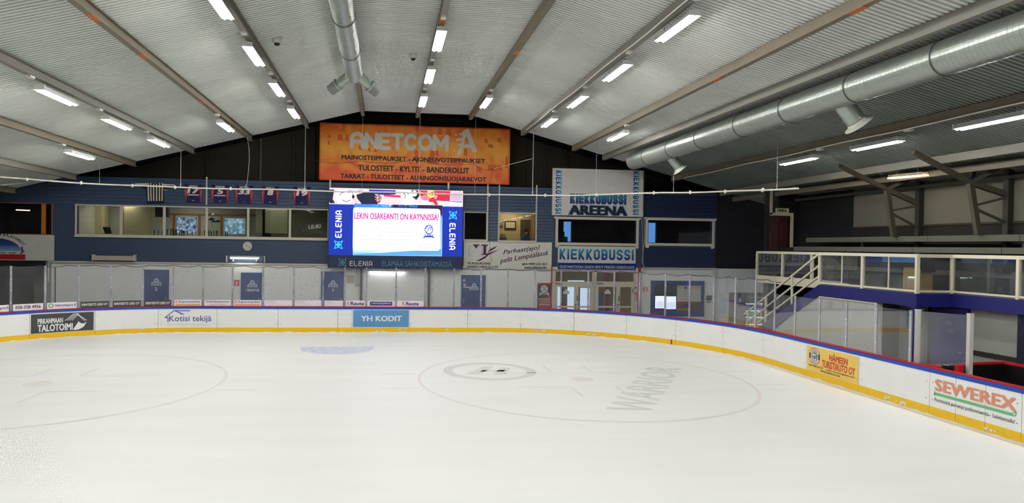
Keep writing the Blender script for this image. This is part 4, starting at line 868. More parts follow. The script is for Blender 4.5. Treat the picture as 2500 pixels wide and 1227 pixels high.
# rounded word mark
x0, x1, z0, z1 = rectY(859, 330, 1091, 362, YBN); h = z1-z0; L_ = []; wl = [.9, .85, .72, .8, .85, .95, 1.05]; tot = sum(wl)+6*.3; sc_ = (x1-x0)/tot; x = x0
for ch, w_ in zip('ANETCOM', wl):
    w_ *= sc_; X = lambda t: x+w_*t; Z = lambda t: z0+h*t
    if ch == 'A': L_ += [[(X(0), Z(0)), (X(0), Z(.6)), (X(.12), Z(.88)), (X(.35), Z(1)), (X(.65), Z(1)), (X(.88), Z(.88)), (X(1), Z(.6)), (X(1), Z(0))], [(X(0), Z(.42)), (X(1), Z(.42))]]
    if ch == 'N': L_.append([(X(0), Z(0)), (X(0), Z(1)), (X(1), Z(0)), (X(1), Z(1))])
    if ch == 'E': L_ += [[(X(1), Z(1)), (X(0), Z(1)), (X(0), Z(0)), (X(1), Z(0))], [(X(0), Z(.5)), (X(.85), Z(.5))]]
    if ch == 'T': L_ += [[(X(0), Z(1)), (X(1), Z(1))], [(X(.5), Z(1)), (X(.5), Z(0))]]
    if ch in 'CO': a0, a1 = (.75, 5.53) if ch == 'C' else (0, 2*PI); L_.append([(X(.5+.5*math.cos(a0+(a1-a0)*i/20)), Z(.5+.5*math.sin(a0+(a1-a0)*i/20))) for i in range(21)])
    if ch == 'M': L_.append([(X(0), Z(0)), (X(0), Z(1)), (X(.5), Z(.3)), (X(1), Z(1)), (X(1), Z(0))])
    x += w_+.3*sc_
MB().strokes(L_, h*.3, bfn(.014)).build('word_mark', BWH, ban)
def bp_(pp): return [(onY(x, y, YBN).x, onY(x, y, YBN).z) for x, y in pp]
MB().flat(bp_([(1139, 315), (1131, 319), (1128, 324), (1119, 327), (1123, 331), (1128, 331), (1128, 337), (1112, 340), (1114, 344), (1126, 344), (1127, 350), (1117, 353), (1120, 357), (1124, 358), (1119, 368), (1114, 378), (1124, 378), (1130, 361), (1134, 345), (1136, 335)]), bfn(.014)).flat(bp_([(1139, 315), (1145, 315), (1164, 370), (1154, 372), (1148, 360), (1130, 362), (1132, 353), (1146, 351), (1138, 331), (1134, 343), (1135, 328)]), bfn(.015)).disc(*bp_([(1113, 329)])[0], .055, .055, bfn(.014), 12).disc(*bp_([(1109, 368)])[0], .03, .03, bfn(.014), 10).build('letter_emblem', BWH, ban)

# ================================================================== WALL SIGNS
def sign(name, label, cat, pxr, Y, mat, th=.03, parts=True):
    x0, x1, z0, z1 = rectY(*pxr, Y); o = thing(name, label, cat, ((x0+x1)/2, Y, z0)); box('sign_panel', x0, x1, Y, Y+th, z0, z1, mat, o); return o, x0, x1, z0, z1
SGW = M(226, 224, 218, .35)
GRAD = ramp_mat('blue_gradient_print', [(0, (12, 40, 130)), (.35, (10, 70, 150)), (.75, (20, 150, 190)), (1, (30, 165, 200))], 'Z')
GRADX = ramp_mat('blue_gradient_print_side', [(0, (12, 40, 130)), (.35, (10, 70, 150)), (.75, (20, 150, 190)), (1, (30, 165, 200))], 'X')
YK = YW-.22
def block(o, word, mat, f, u0, u1, v0, v1, st=.2, name='block_lettering', grow=0):
    """condensed square-cornered capitals drawn as thick strokes"""
    h = v1-v0; n_ = {'I': .0}; ws = [n_.get(c, .42) for c in word]; tot = sum(ws)+.36*(len(word)-1)+st; kx = (u1-u0)/(tot*h); t2 = st/2; L_ = []; x = t2
    for ch, w_ in zip(word, ws):
        a, b, lo_, hi, m, c_ = x, x+w_, t2, 1-t2, .5, .12
        if ch == 'I': L_.append([(a, 0), (a, 1)])
        if ch == 'K': L_ += [[(a, 0), (a, 1)], [(b+.02, 1), (a+.1, m), (b+.02, 0)]]
        if ch == 'E': L_ += [[(b+t2, hi), (a, hi), (a, lo_), (b+t2, lo_)], [(a, m), (b+.04, m)]]
        if ch == 'O': L_.append([(a+c_, hi), (b-c_, hi), (b, hi-c_), (b, lo_+c_), (b-c_, lo_), (a+c_, lo_), (a, lo_+c_), (a, hi-c_), (a+c_, hi)])
        if ch == 'U': L_.append([(a, 1), (a, lo_+c_), (a+c_, lo_), (b-c_, lo_), (b, lo_+c_), (b, 1)])
        if ch == 'B': L_ += [[(a, hi), (b-c_, hi), (b, hi-c_), (b, m+.07), (b-.07, m), (b, m-.07), (b, lo_+c_), (b-c_, lo_), (a, lo_)], [(a, 0), (a, 1)], [(a, m), (b-.07, m)]]
        if ch == 'S': L_.append([(b, hi-c_-.06), (b, hi-c_), (b-c_, hi), (a+c_, hi), (a, hi-c_), (a, m+.12), (a+c_, m+.02), (b-c_, m-.02), (b, m-.12), (b, lo_+c_), (b-c_, lo_), (a+c_, lo_), (a, lo_+c_), (a, lo_+c_+.06)])
        x += w_+.36
    b_ = MB(); kk = 0
    for ln_ in L_:
        for i in range(len(ln_)-1):
            p = Vector(ln_[i]); q = Vector(ln_[i+1]); d_ = q-p; nn = Vector((-d_.y, d_.x)).normalized()*(t2+grow); ex = d_.normalized()*(grow if len(ln_) == 2 else grow*.5)
            b_.flat([(u0+kx*h*z_.x, v0+h*z_.y) for z_ in (p-nn-ex, q-nn+ex, q+nn+ex, p+nn-ex)], lift(f, .00005*kk)); kk += 1
        for p in ln_[1:-1]: b_.disc(u0+kx*h*p[0], v0+h*p[1], kx*h*(t2+grow), h*(t2+grow), lift(f, .00005*kk), 10); kk += 1
    b_.build(name, mat, o)
def ktext(o, Y, pxr, s, mat, up=None, **k):
    a, b_, c, d_ = rectY(*pxr, Y)
    if up is None: T(o, s, mat, wf(Y-.006), a, b_, c, d_, **k)
    else: T(o, s, mat, wfv_dn(Y-.006), -d_, -c, a, b_, **k)
o, x0, x1, z0, z1 = sign('arena_sign', 'tall white arena sign with gradient blue lettering beside the spiral duct end', 'sign', (1349, 413, 1571, 527), YK, SGW, .12)
block(o, 'KIEKKOBUSSI', M(34, 34, 60, .5), wf(YK-.001), *rectY(1393, 475, 1528, 497, YK), grow=.06, name='lettering_outline'); block(o, 'KIEKKOBUSSI', GRAD, wf(YK-.012), *rectY(1393, 475, 1528, 497, YK)); ktext(o, YK-.004, (1389, 502, 1531, 525), 'AREENA', M(14, 18, 34, .5), bold=.05)
a, b_, c, d_ = rectY(1391, 499, 1533, 524, YK)
ktext(o, YK+.004, (1387, 500.3, 1533, 526.7), 'AREENA', M(120, 160, 205, .5), bold=.09);
for r_ in ((1356.5, 416, 1371, 521), (1546, 418, 1560, 524)): a, b_, c, d_ = rectY(*r_, YK); block(o, 'KIEKKOBUSSI', GRADX, wfv_dn(YK-.006), -d_, -c, a, b_)
MB().box(x1-.02, x1+.03, YK+.0, YK+.2, z0+.3, z1).build('wooden_edge', M(150, 96, 60, .6), o)
YK2 = YW-.06
o, x0, x1, z0, z1 = sign('sponsor_sign', 'white bus company sign with blue slogan strip below the framed window', 'sign', (1362, 601, 1552, 657), YK2, SGW)
block(o, 'KIEKKOBUSSI', GRAD, wf(YK2-.006), *rectY(1366, 608, 1547, 634, YK2))
a = rectY(1362, 642, 1552, 657, YK2); box('slogan_strip', a[0], a[1], YK2-.004, YK2+.001, z0, a[3], M(10, 32, 120, .5), o); ktext(o, YK2-.004, (1366, 646.5, 1548, 655), 'OLISI MAHTAVAA SAADA SINUT MEIDÄN ASIAKKAAKSI', M(214, 220, 240, .5), bold=.015)
o, x0, x1, z0, z1 = sign('sponsor_sign', 'white transport company sign with maroon script right of the screen', 'sign', (1132, 590, 1347, 657), YK2, M(232, 230, 220, .4))
MAR = M(80, 14, 70, .5); fm = wf(YK2-.006)
T(o, 'M', M(190, 176, 190, .5), wf(YK2-.004), *rectY(1144, 600, 1178, 625, YK2), .06, name='outline_letter'); T(o, 'M', M(228, 224, 218, .5), wf(YK2-.006), *rectY(1146, 601.5, 1176, 623.5, YK2), .05, name='outline_letter')
b = MB()
for pp in ([(1154, 596), (1171, 596), (1171, 598), (1167, 599), (1163, 607)], [(1175, 596), (1191, 597), (1191, 600), (1187, 600), (1187, 619), (1191, 620), (1190, 622), (1176, 622), (1176, 619), (1180, 619), (1180, 600), (1175, 599)], [(1196, 608), (1214, 599), (1208, 606), (1194, 614), (1189, 617)], [(1190, 618), (1221, 608), (1200, 618), (1184, 627)], [(1162, 637), (1186, 624), (1196, 619), (1184, 630), (1172, 636)]):
    b.flat([(onY(x, y, YK2).x, onY(x, y, YK2).z) for x, y in pp], fm)
b.build('brush_logo', MAR, o)
BRN = M(40, 26, 26, .5)
for s, r_ in (('TILAUSLIIKENNE', (1141, 639.5, 1198, 645.5)), ('MARKKU MIKKOLA OY', (1141, 648, 1217, 654)), ('gsm 0400 632 832', (1275, 641, 1336, 648)), ('www.mikkola.info', (1280, 649, 1335, 656))): ktext(o, YK2, r_, s, BRN, bold=.03)
def slant(s, pxa, pxb, hgt, mat, **k):
    A = onY(*pxa, YK2); B = onY(*pxb, YK2); d_ = Vector((B.x-A.x, B.z-A.z)); ln_ = d_.length; d_.normalize(); n_ = Vector((-d_.y, d_.x))
    T(o, s, mat, lambda u, v: Vector((A.x+d_.x*u+n_.x*v, YK2-.006, A.z+d_.y*u+n_.y*v)), 0, ln_, 0, hgt, **k)
slant('Parhaat(ajo)', (1229, 624), (1319, 611), .27, M(90, 22, 72, .5), bold=.012, shear=.35); slant('pelit Lempäälässä', (1221, 646), (1340, 625), .3, M(90, 22, 72, .5), bold=.012, shear=.35)
# club sign at the far left
o, x0, x1, z0, z1 = sign('club_sign', 'white ice hall club sign with blue dome emblem at the edge of the wall', 'sign', (-60, 572, 131, 635), YW-.1, M(206, 206, 196, .5), .06)
fc = wf(YW-.106); ce = onY(-8, 612, YW-.1); R1 = .98
DOME = ramp_mat('dome_print', [(0, (130, 160, 200)), (.5, (40, 70, 140)), (1, (16, 34, 90))], 'Z')
MB().disc(ce.x, ce.z, R1, R1*.56, fc, 24, 0, PI).build('dome_emblem', DOME, o)
T(o, 'LEMPÄÄLÄN JÄÄHALLI', M(30, 40, 80, .5), lambda u, v: Vector((ce.x-math.cos(u)*v*1.12, YW-.107, ce.z+math.sin(u)*v*.66)), .5, 2.72, R1*1.0, R1*1.22, .015)
a = rectY(-55, 620, 62, 633, YW-.1); box('red_bar', a[0], a[1], YW-.108, YW-.1, a[2], a[3], M(178, 18, 22, .5), o)
ktext(o, YW-.1, (-30, 614.5, 41, 619), 'LIVE - MOVE - PLAY', M(30, 34, 60, .5), bold=.03)
sk = onY(53, 612, YW-.1); MB().strokes([[(sk.x-.05, sk.z+.08), (sk.x+.03, sk.z+.08), (sk.x+.0, sk.z-.02), (sk.x+.06, sk.z-.1)], [(sk.x+.02, sk.z-.02), (sk.x-.04, sk.z-.13)], [(sk.x+.02, sk.z+.05), (sk.x+.1, sk.z-.03)]], .04, fc).disc(sk.x+.01, sk.z+.14, .04, .04, fc, 10).build('skater_print', M(30, 40, 80, .5), o)
# room name plate in the stand is built with the stand

# ------------------------------------------------------------------ shirts on the wall
YJ = YW-.075
def jersey(pc, no, name, lab, extra):
    c = onY(*pc, YJ); t = thing('hockey_jersey', lab, 'jersey', (c.x, YJ, c.z-.45), 'retired jerseys on the siding'); f = lambda u, v: Vector((c.x+u, YJ-.012, c.z+v)); h = .42
    JN = M(22, 26, 78, .8)
    MB().prism([(c.x+u, c.z+v) for u, v in [(-.38, h), (-.2, h-.035), (0, h-.05), (.2, h-.035), (.38, h), (.355, .2), (.33, -h+.02), (.2, -h), (0, -h+.02), (-.2, -h), (-.33, -h+.02), (-.355, .2)]], 'y', YJ-.012, YJ+.008).build('cloth', JN, t)
    fr = lambda d: (lambda u, v: Vector((c.x+u, YJ-.012-d, c.z+v)))
    for s in (-1, 1):
        MB().flat([(s*.357, .22), (s*.25, .22), (s*.30, -h+.02), (s*.33, -h+.03)], fr(.003)).build('side_stripe', M(206, 32, 42, .8), t)
        MB().flat([(s*.362, .16), (s*.345, .16), (s*.335, -.15), (s*.34, -.15)], fr(.005)).build('side_piping', M(225, 222, 226, .8), t)
    T(t, name, M(226, 224, 228, .7), fr(.004), -.2, .2, .27, .36, .03, name='name_lettering')
    wN = .13*len(no); T(t, no, M(232, 120, 120, .7), fr(.004), -wN-.012, wN+.022, -.012, .242, .06, .12, name='number_outline'); T(t, no, M(236, 234, 236, .7), fr(.007), -wN, wN, 0, .23, .04, .12, name='number')
    if extra: MB().rect(-.25, .25, -.1, -.05, fr(.004)).build('sponsor_strip', M(220, 218, 224, .7), t)
    MB().rect(-.05, .05, -.33, -.31, fr(.004)).build('hem_tag', M(200, 190, 180, .7), t)
for pc, no, nm, lab, ex_ in (((472, 471.5), '17', 'JOENSUU', 'navy jersey with number seventeen beside the referee shirt,', 1), ((537.5, 473), '5', 'PAPINSAARI', 'navy jersey with number five just right of the white batten,', 1), ((596, 474), '33', 'MATTILA', 'navy jersey with number thirty-three between two single-digit jerseys,', 0), ((660, 476), '8', 'MIKKOLA', 'navy jersey with number eight next to a gap,', 0), ((737, 477.5), '19', 'VIRTANEN', 'navy jersey with number nineteen nearest the screen,', 0)):
    jersey(pc, no, nm, lab+' pinned to the siding', ex_)
c = onY(379, 471, YJ); t = thing('referee_shirt', 'black and white striped referee shirt with arms spread on the siding', 'shirt', (c.x, YJ, c.z-.5)); k_ = .0178
P_ = lambda pp: [(onY(x, y, YJ).x, onY(x, y, YJ).z) for x, y in pp]
MB().prism(P_([(329, 447), (360, 446), (371, 447), (378, 450), (386, 447), (398, 446.5), (428, 449), (432, 455), (400, 463), (400.5, 496), (358.5, 496), (357.5, 462), (329, 452)]), 'y', YJ-.012, YJ+.005).build('cloth', M(14, 14, 16, .8), t)
b = MB(); fr = wf(YJ-.016)
for x0_, x1_ in ((361, 364.5), (367.5, 370.5), (374, 377), (381, 384), (388, 391), (394.5, 397.5)):
    dx_ = (379-x0_)*.06; b.flat(P_([(x0_-dx_, 446.5 if abs(379-x0_) > 6 else 449), (x1_-dx_, 446.5 if abs(379-x0_) > 6 else 449), (x1_+dx_*.3, 490.5), (x0_+dx_*.3, 490.5)]), fr)
b.flat(P_([(329, 447.5), (359, 447), (359, 451), (329, 451)]), fr).flat(P_([(399, 448.5), (427, 450), (428, 452.5), (399, 452.5)]), fr).flat(P_([(398, 463), (410, 462), (404, 464.5)]), fr).build('white_stripes', M(222, 216, 200, .8), t)
# ------------------------------------------------------------------ clock and wall lamps
c = onY(604.5, 600.5, YW-.03); t = thing('wall_clock', 'round white wall clock under the window band', 'clock', tuple(c)); r = .225
MB().prism([(c.x+r*math.cos(i*PI/14), c.z+r*math.sin(i*PI/14)) for i in range(28)], 'y', YW-.05, YW).build('clock_case', M(30, 32, 36, .5), t); fk = wf(YW-.053)
MB().disc(c.x, c.z, r*.93, r*.93, fk, 28).build('clock_face', M(216, 212, 202, .5), t)
b = MB(); fk = wf(YW-.056)
for i in range(12): a_ = i*PI/6; b.disc(c.x+r*.75*math.sin(a_), c.z+r*.75*math.cos(a_), .018, .018, fk, 6)
b.build('hour_marks', DGREY, t)['kind'] = 'stuff'
for nm, a_, ln_, w_ in (('hour_hand', 5.41, .11, .018), ('minute_hand', 2.094, .17, .014)): MB().strokes([[(c.x-.03*math.sin(a_), c.z-.03*math.cos(a_)), (c.x+ln_*math.sin(a_), c.z+ln_*math.cos(a_))]], w_, wf(YW-.059)).build(nm, BLACK, t)
# unlit strip lamp and lit strip lamp under the windows
a = rectY(227, 624, 328, 633, YW-.2); t = thing('wall_lamp', 'long unlit strip lamp on brackets under the window band', 'wall lamp', (a[0], YW-.2, a[2]))
MB().prism([(YW-.26, a[2]), (YW-.08, a[2]), (YW-.12, a[3]), (YW-.2, a[3])], 'x', a[0], a[1]).build('housing', M(188, 180, 158, .5), t)
for i in (0, 1): MB().tube([(a[0]+.06, YW-.24+.1*i, a[2]-.02), (a[1]-.06, YW-.24+.1*i, a[2]-.02)], .02, 8).build('tube', M(214, 208, 190, .4), t)
for x in (a[0], a[1]): box('bracket', x-.02, x+.02, YW-.28, YW, a[2]-.05, a[3]+.05, CREAM, t)
a = rectY(562, 627, 631, 631, YW-.22); t = thing('wall_lamp', 'glowing strip lamp on the blue wall under the clock', 'wall lamp', (a[0], YW-.22, a[2]))
box('housing', a[0]-.02, a[1]+.02, YW-.26, YW-.1, a[3]-.01, a[3]+.05, LHOUSE, t); m_ = M(255, 250, 235, .5, 0, 0, 3, 22); MB().tube([(a[0], YW-.2, a[2]+.02), (a[1], YW-.2, a[2]+.02)], .028, 8).build('tube', m_, t)
for px in (568, 625): x = onY(px, 632, YW-.2).x; box('bracket', x-.02, x+.02, YW-.22, YW, a[2]-.14, a[3], CREAM, t)
for px in (553, 646): x = onY(px, 632, YW-.1).x; box('guard_bar', x-.02, x+.02, YW-.14, YW, a[2]-.17, a[3]+.05, CREAM, t)

# ================================================================== DOORS AND FITTINGS OF THE LOWER WALL
DBL = M(64, 82, 132, .45, var=.05); GBR = M(206, 210, 214, .5); GDK = M(60, 70, 96, .5)
YDR = YW-.03
def badge(o, px, py, wdt, Y):
    """printed arena badge: stepped plate with the arena name"""
    c = onY(px, py, Y); f = wf(Y-.004); w_ = wdt/2
    MB().flat([(c.x-w_, c.z-w_*.45), (c.x+w_, c.z-w_*.45), (c.x+w_*.85, c.z+w_*.2), (c.x+w_*.5, c.z+w_*.25), (c.x+w_*.4, c.z+w_*.7), (c.x+w_*.15, c.z+w_*.95), (c.x-w_*.15, c.z+w_*.95), (c.x-w_*.4, c.z+w_*.7), (c.x-w_*.5, c.z+w_*.25), (c.x-w_*.85, c.z+w_*.2)], f).build('badge_plate', GBR, o)
    MB().flat([(c.x-w_*.3, c.z+w_*.3), (c.x+w_*.3, c.z+w_*.3), (c.x+w_*.22, c.z+w_*.65), (c.x, c.z+w_*.8), (c.x-w_*.22, c.z+w_*.65)], wf(Y-.006)).rect(c.x-w_*.75, c.x+w_*.75, c.z-w_*.02, c.z+w_*.14, wf(Y-.006)).build('badge_field', M(96, 130, 176, .5), o)
    T(o, 'AREENA', GDK, wf(Y-.006), c.x-w_*.85, c.x+w_*.85, c.z-w_*.38, c.z-w_*.08, .03, name='badge_lettering')
def plain_door(n, x0, y0, x1, lab, bpos, txt=None, tpx=None, handle=1):
    a = rectY(x0, y0, x1, 742, YDR); o = struct(thing('door_%d' % n, lab, None, ((a[0]+a[1])/2, YDR, 0)))
    box('door_leaf', a[0]+.04, a[1]-.04, YDR, YW+.02, 0, a[3]-.05, DBL, o)
    MB().box(a[0], a[0]+.05, YDR-.02, YW+.02, 0, a[3]).box(a[1]-.05, a[1], YDR-.02, YW+.02, 0, a[3]).box(a[0], a[1], YDR-.02, YW+.02, a[3]-.06, a[3]).build('door_frame', M(72, 90, 140, .5), o)
    hx_ = a[1]-.12 if handle > 0 else a[0]+.12
    h_ = box('door_handle', hx_-.07, hx_+.07, YDR-.05, YDR-.03, 1.02, 1.05, STEEL, o); box('key_plate', hx_-.03, hx_+.03, YDR-.01, YDR, .9, 1.12, STEEL, h_)
    badge(o, *bpos, .45, YDR)
    if txt: T(o, txt, M(220, 222, 228, .5), wf(YDR-.006), *rectY(*tpx, YDR), .04)
    return o
plain_door(1, 352, 658, 412, 'blue door numbered 2', (382, 691), '2', (378.5, 701, 384, 709))
plain_door(2, 588, 665, 639, 'blue door of the skate sharpening room', (616, 695), 'TEROITUS', (601, 705, 633, 711))
plain_door(3, 784, 662, 839, 'blue door numbered 1', (813, 695), '1', (812, 704, 814.4, 711))
d4 = plain_door(4, 1126, 671, 1185, 'blue door with notices right of the screen', (1157, 702), handle=-1)
for r_ in ((1131, 681, 1135, 687), (1131, 692, 1137, 697), (1131, 699, 1146, 702)): a = rectY(*r_, YDR); box('notice', a[0], a[1], YDR-.006, YDR, a[2], a[3], M(206, 200, 190, .6), d4)
# entrance: two glazed double doors with fanlights, lobby behind
ENT = M(214, 205, 184, .5)
lobby = room('wall_lobby', DX0-.3, DX1+.5, -.1, 2.6, 36.0, M(176, 150, 110, .8), M(170, 166, 158, .8), M(70, 76, 90, .6), [rectY(1358, 700, 1405, 760, 36.0), rectY(1416, 702, 1446, 760, 36.0), rectY(1513, 700, 1533, 733, 36.0), rectY(1386, 684, 1428, 689, 36.0), rectY(1518, 681, 1538, 689, 36.0)])
a = rectY(1478, 690, 1487, 760, 34.8); t = thing('lobby_post', 'red post standing in the lobby behind the glass doors', 'post', (a[0], 34.8, -.1)); box('shaft', a[0], a[1], 34.8, 34.95, -.1, 2.3, M(170, 70, 60, .6), t); box('foot_plate', a[0]-.05, a[1]+.05, 34.75, 35.0, -.1, -.05, STEEL, t)
a = rectY(1374, 693, 1385, 760, 35.2); t = thing('lobby_cabinet', 'grey cabinet in the lobby behind the left glass door', 'cabinet', (a[0], 35.2, -.1)); box('cabinet_body', a[0], a[1], 35.2, 35.5, -.1, a[3], M(120, 112, 108, .7), t); box('cabinet_door', a[0]+.03, a[1]-.03, 35.18, 35.2, 0, a[3]-.05, M(130, 122, 116, .7), t)
a = rectY(1461, 715, 1473, 760, 34.4); t = thing('recycling_bin', 'blue bin in the lobby behind the second glass door', 'bin', (a[0], 34.4, -.1)); box('bin_body', a[0], a[1], 34.4, 34.8, -.1, a[3]-.06, M(90, 100, 150, .6), t); box('bin_lid', a[0]-.02, a[1]+.02, 34.38, 34.82, a[3]-.06, a[3], M(80, 90, 140, .6), t)
room_light((DX0+DX1)/2, 33.8, 2.55, 1.4, .3, 16, (1, .95, .85))
DPANE = glass_mat('door_pane', tint=(.88, .9, .92), gloss=.05)
def entrance(n, leaves, trans, lab):
    xs_ = [onY(p, 700, YW).x for p in leaves]; o = struct(thing('door_%d' % n, lab, None, ((xs_[0]+xs_[2])/2, YW, 0)))
    zt = onY(*trans, YW).z; zm = onY(trans[0], 692, YW).z; y0, y1 = YW+.03, YW+.11
    MB().box(xs_[0]-.06, xs_[0]+.03, y0, y1, 0, zt).box(xs_[2]-.03, xs_[2]+.06, y0, y1, 0, zt).box(xs_[0], xs_[2], y0, y1, zm-.05, zm+.1).box(xs_[0], xs_[2], y0, y1, zt-.05, zt+.06).build('door_frame', ENT, o)
    box('fanlight_pane', xs_[0]+.03, xs_[2]-.03, y0+.03, y0+.04, zm+.1, zt-.05, DPANE, o)
    for i in (0, 1):
        a_, c_ = xs_[i]+.035*(i == 0), xs_[i+1]-.035*(i == 1); s_ = .1; b = MB(); zlo = onY(leaves[0], 749, YW).z
        b.box(a_, a_+s_, y0-.01, y1-.02, .0, zm-.05).box(c_-s_, c_, y0-.01, y1-.02, .0, zm-.05).box(a_+s_, c_-s_, y0-.01, y1-.02, zm-.16, zm-.05).box(a_+s_, c_-s_, y0-.01, y1-.02, zlo-.03, zlo+.05).box(a_+s_, c_-s_, y0-.01, y1-.02, 0, .25)
        lf = b.build('door_leaf', M(218, 210, 190, .5), o); box('door_pane', a_+s_, c_-s_, y0+.02, y0+.03, zlo+.05, zm-.16, DPANE, lf); box('door_pane', a_+s_, c_-s_, y0+.02, y0+.03, .25, zlo-.03, DPANE, lf)
        if i == 0:
            cx_, cz_ = (a_+c_)/2+.02, onY(leaves[0], 712, YW).z; MB().flat([(cx_-.16, cz_-.1), (cx_+.16, cz_-.1), (cx_+.15, cz_+.02), (cx_+.07, cz_+.06), (cx_+.05, cz_+.13), (cx_-.05, cz_+.13), (cx_-.07, cz_+.06), (cx_-.15, cz_+.02)], wf(y0+.012)).build('door_sticker', M(214, 216, 200, .6), lf)
            MB().tube([(c_-.05, y0-.06, zlo+.14), (c_-.05, y0-.06, zlo-.1)], .018, 6).build('pull_handle', STEEL, lf); MB().tube([(c_-.05, y0-.01, zlo+.14), (c_-.05, y0-.06, zlo+.14), (c_+.06, y0-.06, zlo+.14)], .018, 6).build('lever', STEEL, lf)
        else: box('push_plate', a_+.02, a_+.06, y0-.03, y0-.01, zlo+.3, zlo+.55, M(70, 66, 60, .5), lf)
    box('door_closer', xs_[0]+.05, xs_[0]+.35, y0-.06, y0, zm-.03, zm+.04, M(150, 146, 130, .5), o)
entrance(5, (1355, 1408, 1448), (1400, 660), 'glazed double door nearer the club poster'); entrance(6, (1455, 1510, 1549), (1500, 662), 'glazed double door nearer the fire extinguisher sign')
# red downpipes either side of the entrance
for px, nm in ((1345.5, 'red downpipe beside the club poster'), (1559, 'red pipe with fire hose gear beside the entrance')):
    x = onY(px, 700, YW).x; t = thing('red_pipe', nm, 'pipe', (x, YW-.06, 0)); w_ = .03 if px < 1400 else .065
    MB().tube([(x, YW-.07, 0), (x, YW-.07, ZT+.05)], w_, 10).build('pipe', M(178, 42, 38, .45), t)
    for z in (.8, 1.9): MB().tube([(x, YW-.07, z-.03), (x, YW-.07, z+.03)], w_+.015, 10).build('pipe_clip', M(150, 40, 36, .5), t)
    if px > 1500:
        MB().tube([(x-.08, YW-.16, 1.05), (x-.08, YW-.16, 1.5)], .07, 10).build('valve_body', M(200, 70, 40, .5), t)
        MB().tube([(x-.2+.16*math.cos(.5*i), YW-.16, 1.55+.16*math.sin(.5*i)) for i in range(2, 11)], .014, 6).build('hose_loop', BLACK, t)
# extinguisher signs
for px0, py0, px1, py1, lab in ((571.5, 682.5, 584.5, 697, 'red fire extinguisher sign beside the sharpening-room door'), (1570, 700, 1581, 711, 'red fire extinguisher sign beside the info board')):
    o, x0, x1, z0, z1 = sign('extinguisher_sign', lab, 'sign', (px0, py0, px1, py1), YW-.01, M(200, 52, 46, .5), .02)
    xm = (x0+x1)/2; f = wf(YW-.014); h = z1-z0
    b = MB().rect(xm-.035, xm+.035, z0+h*.2, z0+h*.65, f).flat([(xm-.035, z0+h*.65), (xm+.035, z0+h*.65), (xm+.012, z0+h*.8), (xm-.012, z0+h*.8)], f).rect(x0+.015, x1-.015, z0+.012, z0+.022, f).rect(x0+.015, x1-.015, z1-.022, z1-.012, f).rect(x0+.012, x0+.022, z0+.015, z1-.015, f).rect(x1-.022, x1-.012, z0+.015, z1-.015, f); b.build('pictogram', M(232, 226, 222, .5), o)
# club poster
o, x0, x1, z0, z1 = sign('club_poster', 'dark club poster with white lion crest beside the glass doors', 'poster', (1312, 690, 1345, 752), YW-.015, M(66, 58, 56, .5), .02)
f = wf(YW-.019); f3 = wf(YW-.022); a = rectY(1312, 690, 1345, 694, YW); box('red_header', x0, x1, YW-.019, YW-.015, a[2], z1, M(196, 60, 52, .5), o)
cx_, cz_ = (x0+x1)/2, onY(1328, 706, YW).z; PW_ = M(220, 218, 218, .5)
b = MB().flat([(cx_+.17*math.cos(t_*PI/7)*(1+.12*(t_ % 2)), cz_+.02+.17*math.sin(t_*PI/7)*(1+.12*(t_ % 2))) for t_ in range(14)], f).flat([(cx_-.26, cz_-.3), (cx_-.2, cz_-.14), (cx_+.2, cz_-.14), (cx_+.26, cz_-.3), (cx_+.12, cz_-.24), (cx_-.12, cz_-.24)], f); b.build('lion_crest', PW_, o)
MB().strokes([[(cx_-.1, cz_-.08), (cx_-.02, cz_), (cx_+.08, cz_-.02), (cx_+.05, cz_-.1)], [(cx_-.08, cz_+.08), (cx_+.02, cz_+.12), (cx_+.1, cz_+.06)], [(cx_-.03, cz_+.04), (cx_+.05, cz_+.04)]], .025, f3).build('crest_lines', M(60, 56, 56, .5), o)
T(o, 'LEKI', M(50, 48, 50, .5), f3, cx_-.14, cx_+.14, cz_-.225, cz_-.15, .03)
MB().flat([(x0+.02, z0+.02), (x1-.02, z0+.02), (x1-.02, z0+.62), (x0+.3, z0+.48), (x0+.02, z0+.1)], f).build('red_wash', M(170, 64, 60, .5), o)
for s, v in (('LEMPÄÄLÄSSÄ', .42), ('HOCKEYTUNNETTA', .31), ('TEKEMÄSSÄ', .17)): T(o, s, M(226, 210, 208, .5), f3, x0+.04, x1-.04, z0+v-.03, z0+v+(.07 if v != .31 else .03), .02)
# notice sheet, switch box and pipes beside the first door
a = rectY(846, 671, 865, 690, YW-.01); t = thing('notice_sheet', 'tan notice sheet on the wall under the screen', 'notice', (a[0], YW, a[2])); box('paper', a[0], a[1], YW-.008, YW, a[2], a[3], M(190, 176, 148, .7), t); MB().rect(a[0]+.04, a[1]-.04, a[3]-.08, a[3]-.05, wf(YW-.01)).build('print_line', M(150, 140, 120, .7), t)
t = thing('switch_box', 'small pale switch box with cable beside the notice sheet', 'switch box', tuple(onY(871, 692, YW))); a = rectY(866, 690, 877, 694, YW-.03); box('case', a[0], a[1], YW-.08, YW, a[2], a[3], M(196, 194, 188, .5), t); xx = (a[0]+a[1])/2; MB().tube([(xx, YW-.04, a[3]), (xx, YW-.04, ZT-.1)], .05, 8).build('cable_pipe', M(190, 190, 188, .5), t)
MB().tube([(xx, YW-.05, a[2]), (xx-.06, YW-.1, a[2]-.12), (xx, YW-.1, a[2]-.22)], .012, 6).build('loose_cable', M(210, 210, 210, .5), t)
